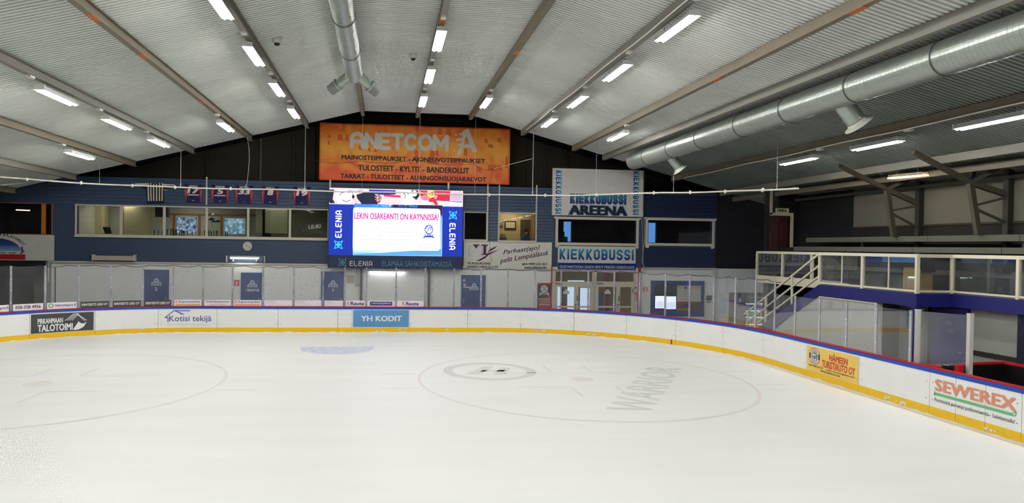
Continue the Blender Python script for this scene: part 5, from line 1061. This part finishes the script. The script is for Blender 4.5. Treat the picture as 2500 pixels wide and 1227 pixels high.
for px in (882, 1047): x = onY(px, 700, YW).x; t = thing('steel_column', 'dark steel column under the screen '+('beside the switch box' if px < 900 else 'nearer the door with notices'), 'column', (x, YW-.05, 0)); box('shaft', x-.05, x+.05, YW-.12, YW+.02, 0, ZT, M(92, 90, 86, .6), t); box('foot_plate', x-.1, x+.1, YW-.18, YW+.02, -.07, -.02, DGREY, t)
# info board with screens
o, x0, x1, z0, z1 = sign('info_board', 'blue framed info board with lit schedule screens right of the entrance', 'info board', (1589, 685, 1719, 771), YW-.05, M(36, 62, 132, .4), .06)
f = wf(YW-.054); f3 = wf(YW-.058)
a = rectY(1597, 693, 1651, 757, YW-.05); box('black_glass', a[0], a[1], YW-.053, YW-.05, a[2], a[3], M(30, 34, 44, .15), o)
for q in ((1599.5, 722, 1621.5, 752), (1624, 723, 1650, 754)): a = rectY(*q, YW-.05); s_ = box('schedule_screen', a[0], a[1], YW-.065, YW-.05, a[2], a[3], M(224, 232, 255, .5, 0, .02, 3, .95), o); [MB().rect(a[0]+.05, a[1]-.05, a[2]+.06+.05*k, a[2]+.07+.05*k, wf(YW-.067)).build('schedule_line', M(90, 96, 120, .5), s_) for k in range(6)]
a = rectY(1653, 697, 1711, 736, YW-.05); s_ = box('paper_sheet', a[0], a[1], YW-.058, YW-.05, a[2], a[3], M(196, 192, 186, .7), o); b = rectY(1653, 699, 1711, 705, YW-.05); MB().rect(a[0], a[1], b[2], b[3], wf(YW-.06)).build('yellow_band', M(206, 170, 90, .6), s_); MB().rect(a[0]+.36, a[0]+.5, b[2], b[3], wf(YW-.062)).build('blue_square', M(60, 100, 160, .6), s_)
a = rectY(1652, 736, 1712, 757, YW-.05); box('tyre_advert', a[0], a[1], YW-.056, YW-.05, a[2], a[3], M(72, 66, 66, .5), o); a = rectY(1652, 738, 1692, 753, YW-.05); box('red_panel', a[0], a[1], YW-.059, YW-.055, a[2], a[3], M(178, 60, 56, .5), o)
T(o, 'SUMPP', M(40, 40, 60, .5), wf(YW-.063), *rectY(1653, 741, 1691, 752, YW-.05), .06); T(o, 'ON AIKAMME', M(196, 170, 90, .5), wf(YW-.06), *rectY(1653, 753.5, 1680, 757, YW-.05), .02)
t = thing('wall_notices', 'two small dark notices beside the info board', 'notice', tuple(onY(1731, 730, YW)))
for q, c_ in (((1725, 721, 1738, 733), (90, 86, 90)), ((1725, 735, 1736, 739), (150, 148, 146))): a = rectY(*q, YW-.02); box('sheet', a[0], a[1], YW-.012, YW+.02, a[2], a[3], M(*c_, .6), t)

# recess at the far left of the wall, with the passage behind it
rc = struct(thing('wall_passage', None, None, (XL, YW+3, 0)))
box('passage_back', XL, XA, 35.0, 35.2, -.1, 2.7, M(120, 118, 108, .8), rc); box('passage_side', XA, XA+.2, YW+.2, 35.2, -.1, 2.7, M(150, 146, 132, .8), rc); box('passage_ceiling', XL, XA, YW+.2, 35.2, ZT-.05, ZT+.05, M(20, 20, 22, .8), rc)
box('passage_beam', XL, XA-.1, YW+.0, YW+.4, 2.05, ZT, M(22, 22, 24, .7), rc)
a = rectY(84, 668, 107, 760, 34.0); t = thing('leaning_panel', 'pale door panel standing in the dark passage', 'panel', (a[0], 34, -.07)); box('sheet', a[0], a[1], 34.0, 34.05, -.07, a[3], M(190, 186, 168, .7), t); box('edge_strip', a[0]-.03, a[0], 33.99, 34.06, -.07, a[3], M(170, 110, 60, .7), t)

# ================================================================== PLAYERS' SIDE: STAND, STAIRS, BENCH
XF, ZD, ZRL = 15.3, 2.56, 3.55; XJ = 16.3; YJG = 15.95; YCN = 19.87; YFE = 25.2
RAILW = M(212, 206, 184, .5); DKB = M(22, 26, 96, .45, var=.05)
deck = struct(MB().prism([(XF, YJG), (XF, YCN), (XJ, YCN), (XJ, YFE), (XR, YFE+.4), (XR, 6.0), (XJ, 6.0), (XJ, YJG)], 'z', ZD-.12, ZD).build('floor_stand', M(120, 116, 104, .7)))
b = MB().box(XF-.06, XF, YJG-.06, YCN, ZD-.36, ZD-.02).box(XF, XJ, YJG-.06, YJG, ZD-.36, ZD-.02).box(XJ-.06, XJ, 6, YJG-.06, ZD-.36, ZD-.02); b.build('deck_fascia', DKB, deck)
box('deck_fascia_white', XJ-.06, XJ, YCN, YFE, ZD-.22, ZD+.03, RAILW, deck); box('deck_end_fascia', XJ, XJ+.6, YFE, YFE+.05, ZD-.22, ZD+.03, RAILW, deck)
# railing with glass infill
rail = thing('stand_railing', 'cream stand railing with glass infill along the deck edge', 'railing', (XF, YCN, ZD))
RGL = glass_mat('railing_glass', tint=(.82, .85, .84), gloss=.06, haze=.03)
def rail_run(p, q, stops, thin=()):
    """top and bottom rail from p to q (plan points) with posts at the given fractions"""
    p = Vector(p); q = Vector(q); P3 = lambda t, z: (p.x+(q.x-p.x)*t, p.y+(q.y-p.y)*t, z)
    MB().bar(P3(-.005, ZRL-.03), P3(1.005, ZRL-.03), .07, .09).build('top_rail', RAILW, rail); MB().bar(P3(0, ZD+.04), P3(1, ZD+.04), .05, .05).build('bottom_rail', RAILW, rail)
    for t in stops: MB().bar(P3(t, ZD-.05), P3(t, ZRL-.07), .09, .07, (q-p).normalized().to_3d()).build('rail_post', RAILW, rail)
    for t in thin: MB().bar(P3(t, ZD+.06), P3(t, ZRL-.07), .03).build('glazing_bar', RAILW, rail)
    al = sorted(list(stops)+list(thin))
    for a_, c_ in zip(al, al[1:]):
        d_ = (q-p).normalized(); e = .05/(q-p).length
        MB().bar(P3(a_+e, (ZD+ZRL)/2), P3(c_-e, (ZD+ZRL)/2), .008, ZRL-ZD-.16).build('infill_glass', RGL, rail)
fy = lambda px, X: onX(px, 650, X).y
tt = lambda px: (YCN-fy(px, XF))/(YCN-YJG)
rail_run((XF, YCN), (XF, YJG), (0, tt(2107), 1), (tt(2056), tt(2170)))
rail_run((XF, YJG), (XJ, YJG), (1,)); MB().bar((XF+.05, YJG, 3.05), (XJ-.05, YJG, 3.05), .008, ZRL-ZD-.16).build('infill_glass', RGL, rail)
rail_run((XJ, YJG), (XJ, 8.2), (0, (YJG-14.1)/(YJG-8.2), (YJG-12)/(YJG-8.2), 1))
rail_run((XJ, YFE), (XJ, YCN+.4), (0, (YFE-23.47)/(YFE-YCN-.4), (YFE-21.75)/(YFE-YCN-.4)), ())
# stairs falling away from the camera along the deck front
YS1 = 24.6; stairs = thing('staircase', 'grey stairs with blue stringers down from the stand', 'stairs', (XF, YCN, 0))
n = 14
for i in range(n):
    z = ZD*(1-(i+1)/n); y = YCN+(YS1-YCN)*i/n; MB().box(XF+.03, XJ-.08, y, y+(YS1-YCN)/n+.03, z-.04, z).build('tread', M(110, 108, 102, .7), stairs)
for x in (XF, XJ-.08): MB().prism([(YCN, ZD-.02), (YCN, ZD-.36), (YS1-.55, -.05), (YS1, -.05), (YS1, .08)], 'x', x-.03, x+.03).build('stringer', DKB, stairs)
sr = thing('stair_railing', 'cream three-rail handrail descending from the stand', 'handrail', (XF, YCN, ZD))
for k, dz in enumerate((0, -.38, -.72)):
    z1_ = ZRL-.03+dz; y0_ = YCN+.04; ye = YS1-.3-(.15*k); MB().bar((XF, y0_, z1_), (XF, ye, z1_-(ye-y0_)*ZD/(YS1-YCN)), .055, .05).build('rail', RAILW, sr)
for y in (YCN+1.45, YCN+3.0, YCN+4.2): zt_ = ZD*(1-(y-YCN)/(YS1-YCN)); MB().bar((XF, y, zt_-.1), (XF, y, zt_+.96), .06).build('stair_post', RAILW, sr)
# solid side wall below the stairs and deck
side = struct(MB().prism([(YS1-.9, -.1), (YCN+.35, ZD-.42), (YCN, ZD-.36), (fy(2141, XF), ZD-.36), (fy(2141, XF), -.1)], 'x', XF+.02, XF+.14).build('wall_stair_side', M(176, 178, 172, .75)))
box('panel_cap', XF-.02, XF+.16, fy(2141, XF), YCN, ZD-.42, ZD-.38, M(206, 206, 198, .6), side); box('corner_post', XF-.03, XF+.15, fy(2141, XF)-.06, fy(2141, XF)+.02, -.1, ZD-.36, M(206, 206, 198, .6), side)
# under the deck: bench-side walls, blue column, blue door
ub = struct(thing('wall_bench', 'pale wall behind the players bench', None, (XJ+.6, 14, 0)))
XB = 16.55
box('bench_wall', XB, XB+.12, 6, onX(2360, 800, XB).y, -.1, ZD-.12, M(150, 152, 144, .8), ub); box('bench_wall_far', XB-.2, XB-.08, 16.9, fy(2141, XF)+.4, -.1, ZD-.12, M(140, 142, 138, .8), ub); box('recess_back', XB+.5, XB+.6, 14.4, 18, -.1, ZD-.12, M(60, 62, 66, .8), ub)
rl = onX(2362, 850, XB-.03); rr_ = onX(2485, 882, XB-.03); box('kick_rail', XB-.05, XB, rr_.y, rl.y, rr_.z-.03, rr_.z+.08, M(44, 34, 26, .6), ub)
t = thing('blue_column', 'dark blue steel column under the deck corner', 'column', (XF+.1, YJG+.15, 0)); box('shaft', XF+.03, XF+.17, YJG+.05, YJG+.2, -.07, ZD-.36, DKB, t); box('head_plate', XF-.02, XF+.22, YJG, YJG+.25, ZD-.4, ZD-.36, DKB, t)
o = struct(thing('door_7', 'dark blue door under the deck behind the bench', None, (XB-.1, 15, 0))); ya, yb_ = onX(2360, 800, XB-.06).y, onX(2302, 800, XB-.06).y; box('door_leaf', XB-.06, XB, ya, yb_+.4, -.05, 2.15, DKB, o); box('door_frame', XB-.08, XB-.02, ya-.06, ya, -.05, 2.2, M(30, 34, 110, .5), o)
[box('door_notice', XB-.066, XB-.06, q-.1, q+.1, z, z+.1, M(60, 70, 130, .5), o) for q, z in ((ya+.55, 1.7), (ya+.5, 1.5))]
box('door_handle', XB-.12, XB-.06, ya+.1, ya+.2, 1.0, 1.03, STEEL, o)
yk = onX(2493, 800, XB-.1).y; t = thing('dark_pillar', 'dark pillar at the edge of the bench wall', 'column', (XB, yk, 0)); box('shaft', XB-.2, XB+.02, yk-.5, yk, -.07, ZD-.12, M(14, 18, 40, .6), t); box('foot_plate', XB-.25, XB+.05, yk-.55, yk+.04, -.1, -.06, DGREY, t)
# white gate posts and glass panel of the bench
for s_, lab in ((23.63, 'white post at the bench gate hinge'), (24.57, 'white post beside the blue door at the bench gate')):
    p = bm(s_, .3 if s_ < 24 else .75); t = thing('gate_post', lab, 'post', (p.x, p.y, 0)); box('shaft', p.x-.045, p.x+.045, p.y-.045, p.y+.045, -.07, 2.25, M(206, 206, 198, .5), t); box('cap', p.x-.05, p.x+.05, p.y-.05, p.y+.05, 2.25, 2.28, M(206, 206, 198, .5), t)
p = bm(23.63, .3); q = bm(24.57, .75); t = thing('bench_glass', 'hazy plexiglass return panel between the two white gate posts', 'glass panel', tuple((p+q)/2)); o = MB().bar((p.x, p.y, 1.64), (q.x, q.y, 1.64), .012, 1.2).build('glass_pane', glass_mat('bench_glass', haze=.09, gloss=.06), t); MB().bar((p.x, p.y, 1.02), (q.x, q.y, 1.02), .04, .04).build('bottom_rail', STEEL, t)
# red-edged black penalty box partition
RB = M(190, 26, 38, .45)
t = thing('bench_partition', 'black bench partition with red top edge behind the boards', 'partition', (14.6, 13.5, 0))
ptA = [onZ(x, y, 1.12) for x, y in ((2342, 892), (2365, 887), (2450, 884))]; ptA += [Vector((ptA[-1].x+.3, 9.5, 1.12))]
for a_, c_ in zip(ptA, ptA[1:]):
    MB().bar((a_.x, a_.y, .52), (c_.x, c_.y, .52), .05, 1.18).build('black_panel', M(10, 10, 11, .5), t); MB().bar((a_.x, a_.y, 1.12), (c_.x, c_.y, 1.12), .09, .05).build('red_edge', RB, t)
p = ptA[0]; MB().bar((p.x, p.y, 0), (p.x, p.y, 1.13), .12).build('red_post', RB, t); q = onZ(2362, 891, 1.12)
t = thing('gate_latch', 'black gate latch between red board caps', 'latch', tuple(onZ(2318, 893, 1.07)))
a_ = onZ(2300, 893, 1.06); c_ = onZ(2335, 896, 1.06); MB().bar(a_, c_, .14, .06).build('latch_plate', M(14, 14, 15, .4), t); MB().bar(a_+Vector((0, -.03, .035)), a_.lerp(c_, .4)+Vector((0, -.03, .035)), .06, .01).build('label_strip', M(200, 200, 206, .5), t)
for k in range(3): e = a_.lerp(c_, .6+.17*k); MB().tube([e+Vector((-.03, .05, .03)), e+Vector((.03, -.02, .07))], .013, 6).build('latch_rod', STEEL, t)
a_ = onZ(2262, 888, 1.03); MB().prism([(a_.x-.05, a_.y), (onZ(2300, 896, 1.03).x-.05, onZ(2300, 896, 1.03).y), (onZ(2330, 897, 1.03).x, onZ(2330, 897, 1.03).y), (a_.x+.32, a_.y)], 'z', .98, 1.035).build('red_ledge', RB, boards)

# terraces and benches of the stand
BEN = M(84, 83, 74, .7)
for i, (x, z) in enumerate(((16.75, 3.0), (17.2, 3.38), (17.65, 3.76))):
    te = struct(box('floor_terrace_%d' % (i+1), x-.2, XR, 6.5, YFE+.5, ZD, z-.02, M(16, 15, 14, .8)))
for i, (x, zt_, zb_) in enumerate(((16.6, 3.12, 3.0), (17.1, 3.76, 3.6), (17.6, 4.1, 3.93))):
    t = thing('stand_bench', ('lowest', 'middle', 'highest')[i]+' long grey bench in the stand', 'bench', (x, 14, zb_)); yy = [6.6, 9.5, 12.4, 15.3, 18.2, 21.1, 24.0]
    for a_, c_ in zip(yy, yy[1:]): box('bench_plank', x-.03, x+.32, a_+.01, c_-.01, zt_-.05, zt_, BEN, t); box('bench_front', x-.05, x-.02, a_+.01, c_-.01, zb_, zt_, BEN, t)
    for y in (9.5, 15.3, 21.1): box('bench_support', x+.05, x+.1, y-.03, y+.03, zb_-.4, zt_-.05, DGREY, t)
# back wall colouring of the stand and its dark lower part
box('wall_right_dado', XR-.03, XR, 6, 22.4, ZD, 4.42, M(22, 14, 11, .8), wr); box('wall_right_rail', XR-.06, XR-.01, 6, 22.4, 4.42, 4.48, M(40, 30, 22, .7), wr)
# steel frames at the back of the stand
SM_ = M(62, 58, 46, .6, var=.1)
for i, (pb, pt, cb_, ct, mid) in enumerate((((2182, 577), (2165, 462), (2243, 552), (2242, 452), 520), ((2388, 572), (2368, 445), (2460, 540), (2466, 420), 512))):
    A = onX(*pb, 17.45); Bp = onX(*pt, 17.2); Cc = onX(*cb_, XR-.1); Dd = onX(*ct, XR-.1)
    t = thing('steel_frame', ('far' if i == 0 else 'near')+' braced steel frame carrying the roof over the stand', 'steel frame', (A.x, A.y, A.z))
    MB().bar(A, Bp, .14, .12, (0, 1, 0)).build('leaning_strut', SM_, t); MB().bar((Cc.x, Cc.y, ZD), (Cc.x, Cc.y, Dd.z+.1), .16, .16).build('wall_column', M(40, 39, 33, .6), t)
    up_ = Vector((15.6, Bp.y+.1, roofz(15.6)-.25)); MB().bar(up_, Bp, .12, .12).build('raking_beam', SM_, t); e = Vector((Cc.x, Cc.y, Cc.z+.65*(Dd.z-Cc.z)-.15)); MB().bar(Bp, e, .14, .14).build('raking_beam', SM_, t)
    md = A.lerp(Bp, .55); MB().bar(md, e+Vector((0, 0, -.05)), .06).build('brace', SM_, t); MB().bar(md+Vector((0, 0, -.06)), (Cc.x, Cc.y, Cc.z-.05), .06).build('brace', SM_, t)
    MB().bar(Bp, (Bp.x+.15, Bp.y, roofz(Bp.x+.15)-.1), .1).build('knee_post', BLACK, t); MB().bar(Bp, (Bp.x+.5, Bp.y-.4, roofz(Bp.x+.5)-.1), .1).build('knee_post', BLACK, t)
MB().bar((XR-.15, 6, roofz(XR)-.18), (XR-.15, 26, roofz(XR)-.18), .1, .1).build('wall_plate', M(60, 62, 54, .6), wr)
# lamp over the stand
a_ = onX(2175, 434, 17.0); c_ = onX(2258, 427, 17.0); t = thing('stand_lamp', 'warm twin-tube lamp hanging over the dark stand', 'ceiling lamp', tuple((a_+c_)/2)); d_ = (c_-a_)
MB().bar(a_+Vector((0, 0, .05)), c_+Vector((0, 0, .05)), .2, .08).build('housing', M(150, 140, 110, .5), t)
WT2 = M(255, 232, 190, .5, 0, 0, 3, 12)
for s in (-1, 1): MB().tube([a_+Vector((s*.05, .06, -.01)), c_+Vector((s*.05, -.06, -.01))], .02, 8).build('tube', WT2, t)
for e in (.2, .8): q = a_+d_*e; MB().tube([(q.x, q.y, q.z+.09), (q.x, q.y, roofz(q.x)-.02)], .012, 6).build('hanger', STEEL, t)
# box and jacket left on the deck
p = onX(2240, 690, 15.9); t = thing('cardboard_box', 'tan cardboard box standing on the deck at the railing corner', 'box', (p.x, p.y, ZD)); zb_ = onX(2240, 652, 15.9).z; box('carton', p.x-.18, p.x+.18, p.y-.3, p.y+.3, ZD, zb_-.02, M(170, 140, 76, .8), t)
for s in (-1, 1): box('flap', p.x-.18, p.x+.18, p.y+s*.16-.14, p.y+s*.16+.14, zb_-.02, zb_-.005, M(180, 150, 84, .8), t)
t = thing('dark_jacket', 'dark jacket draped over the cardboard box', 'jacket', (p.x, p.y, zb_)); MB().prism([(p.y-.38, zb_-.12), (p.y-.3, zb_+.22), (p.y-.12, zb_+.32), (p.y+.14, zb_+.3), (p.y+.3, zb_+.18), (p.y+.36, zb_-.1), (p.y+.3, zb_), (p.y-.3, zb_)], 'x', p.x-.2, p.x+.2).build('cloth', M(20, 22, 30, .9), t); MB().tube([(p.x-.1, p.y-.15, zb_+.31), (p.x, p.y, zb_+.36), (p.x-.1, p.y+.15, zb_+.3)], .04, 8).build('collar', M(26, 28, 38, .9), t)
# end wall of the stand with the brown door and its name plate
YH = 25.6
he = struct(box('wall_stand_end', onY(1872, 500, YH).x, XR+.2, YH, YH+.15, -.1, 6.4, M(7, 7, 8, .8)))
a = rectY(1878, 526, 1921, 600, YH); o = struct(thing('door_8', 'reddish brown wooden door at the end of the stand', None, (a[0], YH, ZD))); nb = 6
for i in range(nb): w_ = (a[1]-a[0])/nb; box('door_board', a[0]+w_*i+.004, a[0]+w_*(i+1)-.004, YH-.03, YH, ZD, a[3], M(56, 20, 11, .6, var=.25, scale=4), o)
b = MB(); P_ = lambda x, y: onY(x, y, YH)
q = [P_(1883, 455), P_(1883, 521), P_(1933, 521), P_(1931, 620)]
b.box(q[0].x-.05, q[0].x+.05, YH-.05, YH, q[1].z-.04, q[0].z).box(q[0].x-.05, q[2].x+.05, YH-.05, YH, q[1].z-.08, q[1].z+.04).box(q[2].x-.06, q[2].x+.05, YH-.05, YH, ZD, q[1].z-.08); b.build('door_trim', M(196, 186, 156, .5), o)
MB().tube([(a[1]-.1, YH-.05, 3.6), (a[1]-.2, YH-.05, 3.6)], .014, 6).build('door_handle', STEEL, o)
o, x0, x1, z0, z1 = sign('room_plate', 'cream name plate above the brown door in the stand', 'sign', (1894, 508, 1926, 519), YH-.06, M(206, 196, 160, .5), .03); T(o, 'HEKA', M(24, 22, 20, .5), wf(YH-.064), *rectY(1898, 510, 1921, 517, YH-.06), .05)
# vending machine
YV = 28.0; a = rectY(1800, 717, 1876, 800, YV); vm = thing('vending_machine', 'dark drinks vending machine with lit shelves below the stairs', 'vending machine', ((a[0]+a[1])/2, YV, -.07)); zt_ = onY(1838, 717, YV).z
box('cabinet', a[0], a[1], YV+.04, YV+.75, -.07, zt_, M(54, 54, 52, .5), vm)
pc_ = rectY(1799, 719, 1819, 748, YV); box('control_panel', a[0], pc_[1], YV, YV+.04, -.05, zt_-.03, M(110, 110, 108, .5), vm); box('advert_panel', a[0]+.01, pc_[1]-.01, YV-.01, YV, pc_[2], pc_[3], M(40, 54, 92, .5), vm)
cp = onY(1807, 732, YV); MB().rect(cp.x-.06, cp.x+.03, cp.z-.1, cp.z+.09, wf(YV-.013)).build('drink_print', M(200, 200, 205, .5), vm)
LIT = M(210, 218, 240, .5, 0, 0, 3, .35); g0, g1 = onY(1821, 750, YV).x, onY(1867, 750, YV).x
box('lit_back', g0, g1, YV+.03, YV+.04, .05, zt_-.1, M(70, 70, 84, .5, 0, 0, 3, .25), vm); sz_ = [onY(1843, y, YV).z for y in (740, 757, 773, 790, 803)]
for z in sz_: s_ = box('shelf', g0, g1, YV-.1, YV+.03, z-.03, z-.005, M(215, 220, 235, .5, 0, 0, 3, .9), vm)
box('side_light', g1+.03, g1+.07, YV-.0, YV+.03, .05, zt_-.15, M(200, 210, 240, .5, 0, 0, 3, .5), vm); box('door_frame', g1+.1, a[1], YV-.02, YV+.04, -.05, zt_, M(40, 40, 40, .5), vm)
cols = [((36, 34, 48), (50, 40, 44)), ((90, 50, 90), (160, 150, 170)), ((70, 190, 90), (190, 130, 90)), ((180, 180, 90), (160, 150, 170)), ((190, 210, 120), (150, 190, 150))]
b0 = None
for r_, z in enumerate(sz_):
    for k in range(7):
        x = g0+(g1-g0)*(k+.5)/7; cc = cols[r_][0 if k < 4 else 1]; lab = '%s drink bottle on shelf %s of the vending machine' % (('dark', 'violet', 'green', 'yellow', 'pale green')[r_] if k < 4 else ('brown', 'grey', 'orange', 'mauve', 'sage')[r_], ('one', 'two', 'three', 'four', 'five')[r_])
        t = thing('drink_bottle', lab, 'bottle', (x, YV-.05, z), 'bottles in the vending machine'); h = .17
        MB().lathe([(.04, 0), (.046, .02), (.046, .16), (.018, .22), (.018, .24)], (x, YV-.05, z), 8).build('bottle_body', M(*cc, .3), t, True); MB().lathe([(.021, .24), (.021, .265)], (x, YV-.05, z), 8).build('bottle_cap', M(225, 225, 230, .4), t)
# ================================================================== SAFETY NET, ITS RAIL AND ROPES
ZN = 5.76
def railz(s): return ZN-.28*max(0, (s-13)/6.1)
net = MB(); so, se = -18., 18.1; NS = .05
def thread(pts_, r):
    k = len(net.v); n_ = len(pts_)
    for i, p in enumerate(pts_):
        d_ = (pts_[min(i+1, n_-1)]-pts_[max(i-1, 0)]).normalized(); a_ = d_.cross(Vector((0, 0, 1)) if abs(d_.z) < .9 else Vector((1, 0, 0))).normalized(); c_ = d_.cross(a_)
        net.v += [tuple(p+a_*r), tuple(p-a_*r*.5+c_*r*.87), tuple(p-a_*r*.5-c_*r*.87)]
    for i in range(n_-1):
        for j in range(3): net.f.append((k+3*i+j, k+3*i+(j+1) % 3, k+3*i+3+(j+1) % 3, k+3*i+3+j))
s = so
while s < se: thread([bm(s, .2, 2.6), bm(s, .2, railz(s)-.02)], .0016); s += NS
z = 2.62
while z < ZN-.03: thread([bm(so+(se-so)*i/70, .2, z-.28*max(0, (so+(se-so)*i/70-13)/6.1)*(z-2.62)/(ZN-2.62)) for i in range(71)], .0016); z += NS
tag(net.build('safety_net', M(24, 24, 26, .9)), 'fine mesh safety net hanging above the rink glass', 'net', kind='stuff')
rl_ = thing('net_rail', 'thin white curved rail carrying the safety net above the glass', 'rail', (0, YE, ZN))
MB().tube([bm(so+(19.1-so)*i/110, .2, railz(so+(19.1-so)*i/110)+.012*math.sin(i*.45)) for i in range(111)], .028, 8).build('rail_tube', M(214, 210, 196, .5), rl_)
clamps = [sz for sz in (-11.6, -9.9, -8.2, -6.7, -4.6, -1.7, .1, 3.0, 5.9, 8.2, 10.3, 12.6, 14.1, 15.6, 17.3)]
for s in clamps: p = bm(s, .2, railz(s)); MB().lathe([(.02, -.07), (.045, -.05), (.045, .05), (.02, .07)], p, 8).build('rail_clamp', M(214, 210, 196, .5), rl_)
# second straight rail at the far left
A = onY(0, 452, 26.5); B = onY(128, 438, 29.5); t = thing('light_rail', 'short pale rail slanting under the roof at the far left', 'rail', tuple(A)); MB().tube([A+(A-B)*.3, B], .022, 8).build('rail_tube', M(190, 188, 178, .5), t); MB().tube([B, B+Vector((0, 0, .5))], .008, 6).build('hanger', STEEL, t)
# suspension wires from roof beams to the rail
WIRE = M(170, 172, 170, .5)
def wire(s, lab, r=.008, kink=0):
    p = bm(s, .2, railz(s)); top = Vector((p.x, p.y, roofz(p.x)-.01)); t = thing('suspension_wire', lab, 'wire', tuple(p)); mid = top.lerp(p, .5)+Vector((kink, 0, 0))
    MB().tube([top, top.lerp(mid, .6)+Vector((kink*.25, 0, 0)), mid, mid.lerp(p, .6)+Vector((kink*.1, 0, 0)), p], r, 6).build('wire_line', WIRE, t); MB().tube([p+Vector((0, 0, .03)), p+Vector((0, 0, .17))], r*2, 6).build('wire_clip', WIRE, t)
wire(-6.5, 'wire from the third beam to the net rail near jersey seventeen', .012); wire(-4.0, 'slack wire from the second beam to the net rail near jersey thirty-three', .01, .12); wire(-1.68, 'wire from the lamp row to the net rail left of the screen', .012)
wire(.62, 'thin wire in front of the banner under the central duct', .004); wire(2.97, 'wire down the middle of the banner to the net rail', .008); wire(5.3, 'thin wire at the banner emblem', .005); wire(10.25, 'thin wire in front of the arena sign', .006); wire(-9.3, 'thin wire under the fourth beam near the dark wall', .005)
wire(7.68, 'stout white wire from the third beam past the banner edge', .014); wire(13.4, 'thin wire below the spiral duct outlet', .006); wire(18.0, 'thin wire down to the end of the net rail', .006)
# ropes
def rope(name, lab, pts_, r, mat, cat='rope'):
    t = thing(name, lab, cat, tuple(pts_[0])); MB().tube(pts_, r, 6).build('rope_line', mat, t); MB().lathe([(.01, -.03), (.025, 0), (.01, .03)], pts_[0], 8).build('knot', mat, t)
def sag(anchors, Y, dip, n=8):
    P3 = [onY(x, y, Y) for x, y in anchors]; out = []
    for a_, c_ in zip(P3, P3[1:]):
        for i in range(n): q = i/n; v = a_.lerp(c_, q); v.z -= dip*4*q*(1-q); out.append(v)
    return out+[P3[-1]]
rope('sagging_rope', 'dark red rope sagging in loops across the orange banner', sag([(745, 388), (882, 392), (1015, 388), (1157, 400), (1203, 412)], 30.2, .14), .008, M(70, 24, 20, .8))
rope('white_cord', 'white cord tied from the stout wire to the banner edge', [onY(1203, 412, 30.2), onY(1299, 387, 29.4)], .012, M(214, 208, 196, .7), 'cord')
rope('thin_rope', 'dark cord hanging from the banner corner down past the transport sign', [onY(1203, 412, 30.2), onY(1196, 450, 30.2), onY(1194, 540, 30.2), onY(1196, 600, 30.2), onY(1200, 640, 30.2)], .007, M(50, 44, 44, .8), 'cord')
pts_ = []; random.seed(3)
for i, s in enumerate([-13+.9*k for k in range(35)]):
    for q in range(4):
        t_ = q/4; pts_.append(bm(s+.9*t_, .22, 2.66-.07*4*t_*(1-t_)*(1 if i % 3 else .4)))
rope('net_edge_rope', 'dark rope looped along the top edge of the rink glass', pts_, .011, M(60, 56, 58, .8))
for px, dx_ in ((1567, -2), (1572, 3)):
    rope('hanging_cable', 'pale cable hanging between the two framed windows, '+('nearer the arena sign' if px == 1567 else 'nearer the corner window'), [onY(px, 532, YW-.1), onY(px+2, 580, YW-.1), onY(px-dx_*1.5, 640, YW-.1), onY(px+6, 660, YW-.1)], .012, M(190, 184, 170, .6), 'cable')

# ================================================================== PRINTED LETTERING (collected above)
def make_text():
    made = []
    for i, (parent, s, m_, f, u0, u1, v0, v1, bold, shear, nm) in enumerate(TXT):
        cu = bpy.data.curves.new('text_%d' % i, 'FONT'); cu.body = s; cu.shear = shear; cu.resolution_u = 2; cu.fill_mode = 'BOTH'
        o = bpy.data.objects.new('text_%d' % i, cu); COL.objects.link(o); made.append(o)
    bpy.context.view_layer.update(); dg = bpy.context.evaluated_depsgraph_get()
    for o, (parent, s, m_, f, u0, u1, v0, v1, bold, shear, nm) in zip(made, TXT):
        me = bpy.data.meshes.new_from_object(o.evaluated_get(dg)); me.name = nm
        xs_ = [v.co.x for v in me.vertices]; ys_ = [v.co.y for v in me.vertices]
        if xs_:
            ax, bx_, ay, by = min(xs_), max(xs_), min(ys_), max(ys_)
            b_ = bold*1.0; ax -= b_; bx_ += b_; ay -= b_*.6; by += b_*.6
            if b_ > 0:
                vs = [(v.co.x, v.co.y) for v in me.vertices]; fs = [tuple(p.vertices) for p in me.polygons]; V2 = []; F2 = []
                for sx_, sy_ in ((-1, -.6), (1, -.6), (-1, .6), (1, .6), (0, 0)):
                    k = len(V2); V2 += [(x_+sx_*b_, y_+sy_*b_, .0003*len(V2)/len(vs)) for x_, y_ in vs]; F2 += [tuple(k+j for j in q) for q in fs]
                me = bpy.data.meshes.new(nm); me.from_pydata(V2, [], F2)
            for v in me.vertices: v.co = lift(f, v.co.z)(u0+(u1-u0)*(v.co.x-ax)/max(1e-6, bx_-ax), v0+(v1-v0)*(v.co.y-ay)/max(1e-6, by-ay))
            me.materials.clear(); me.materials.append(m_)
            q = bpy.data.objects.new(nm, me); COL.objects.link(q); put(q, parent)
        cu = o.data; bpy.data.objects.remove(o); bpy.data.curves.remove(cu)
make_text()
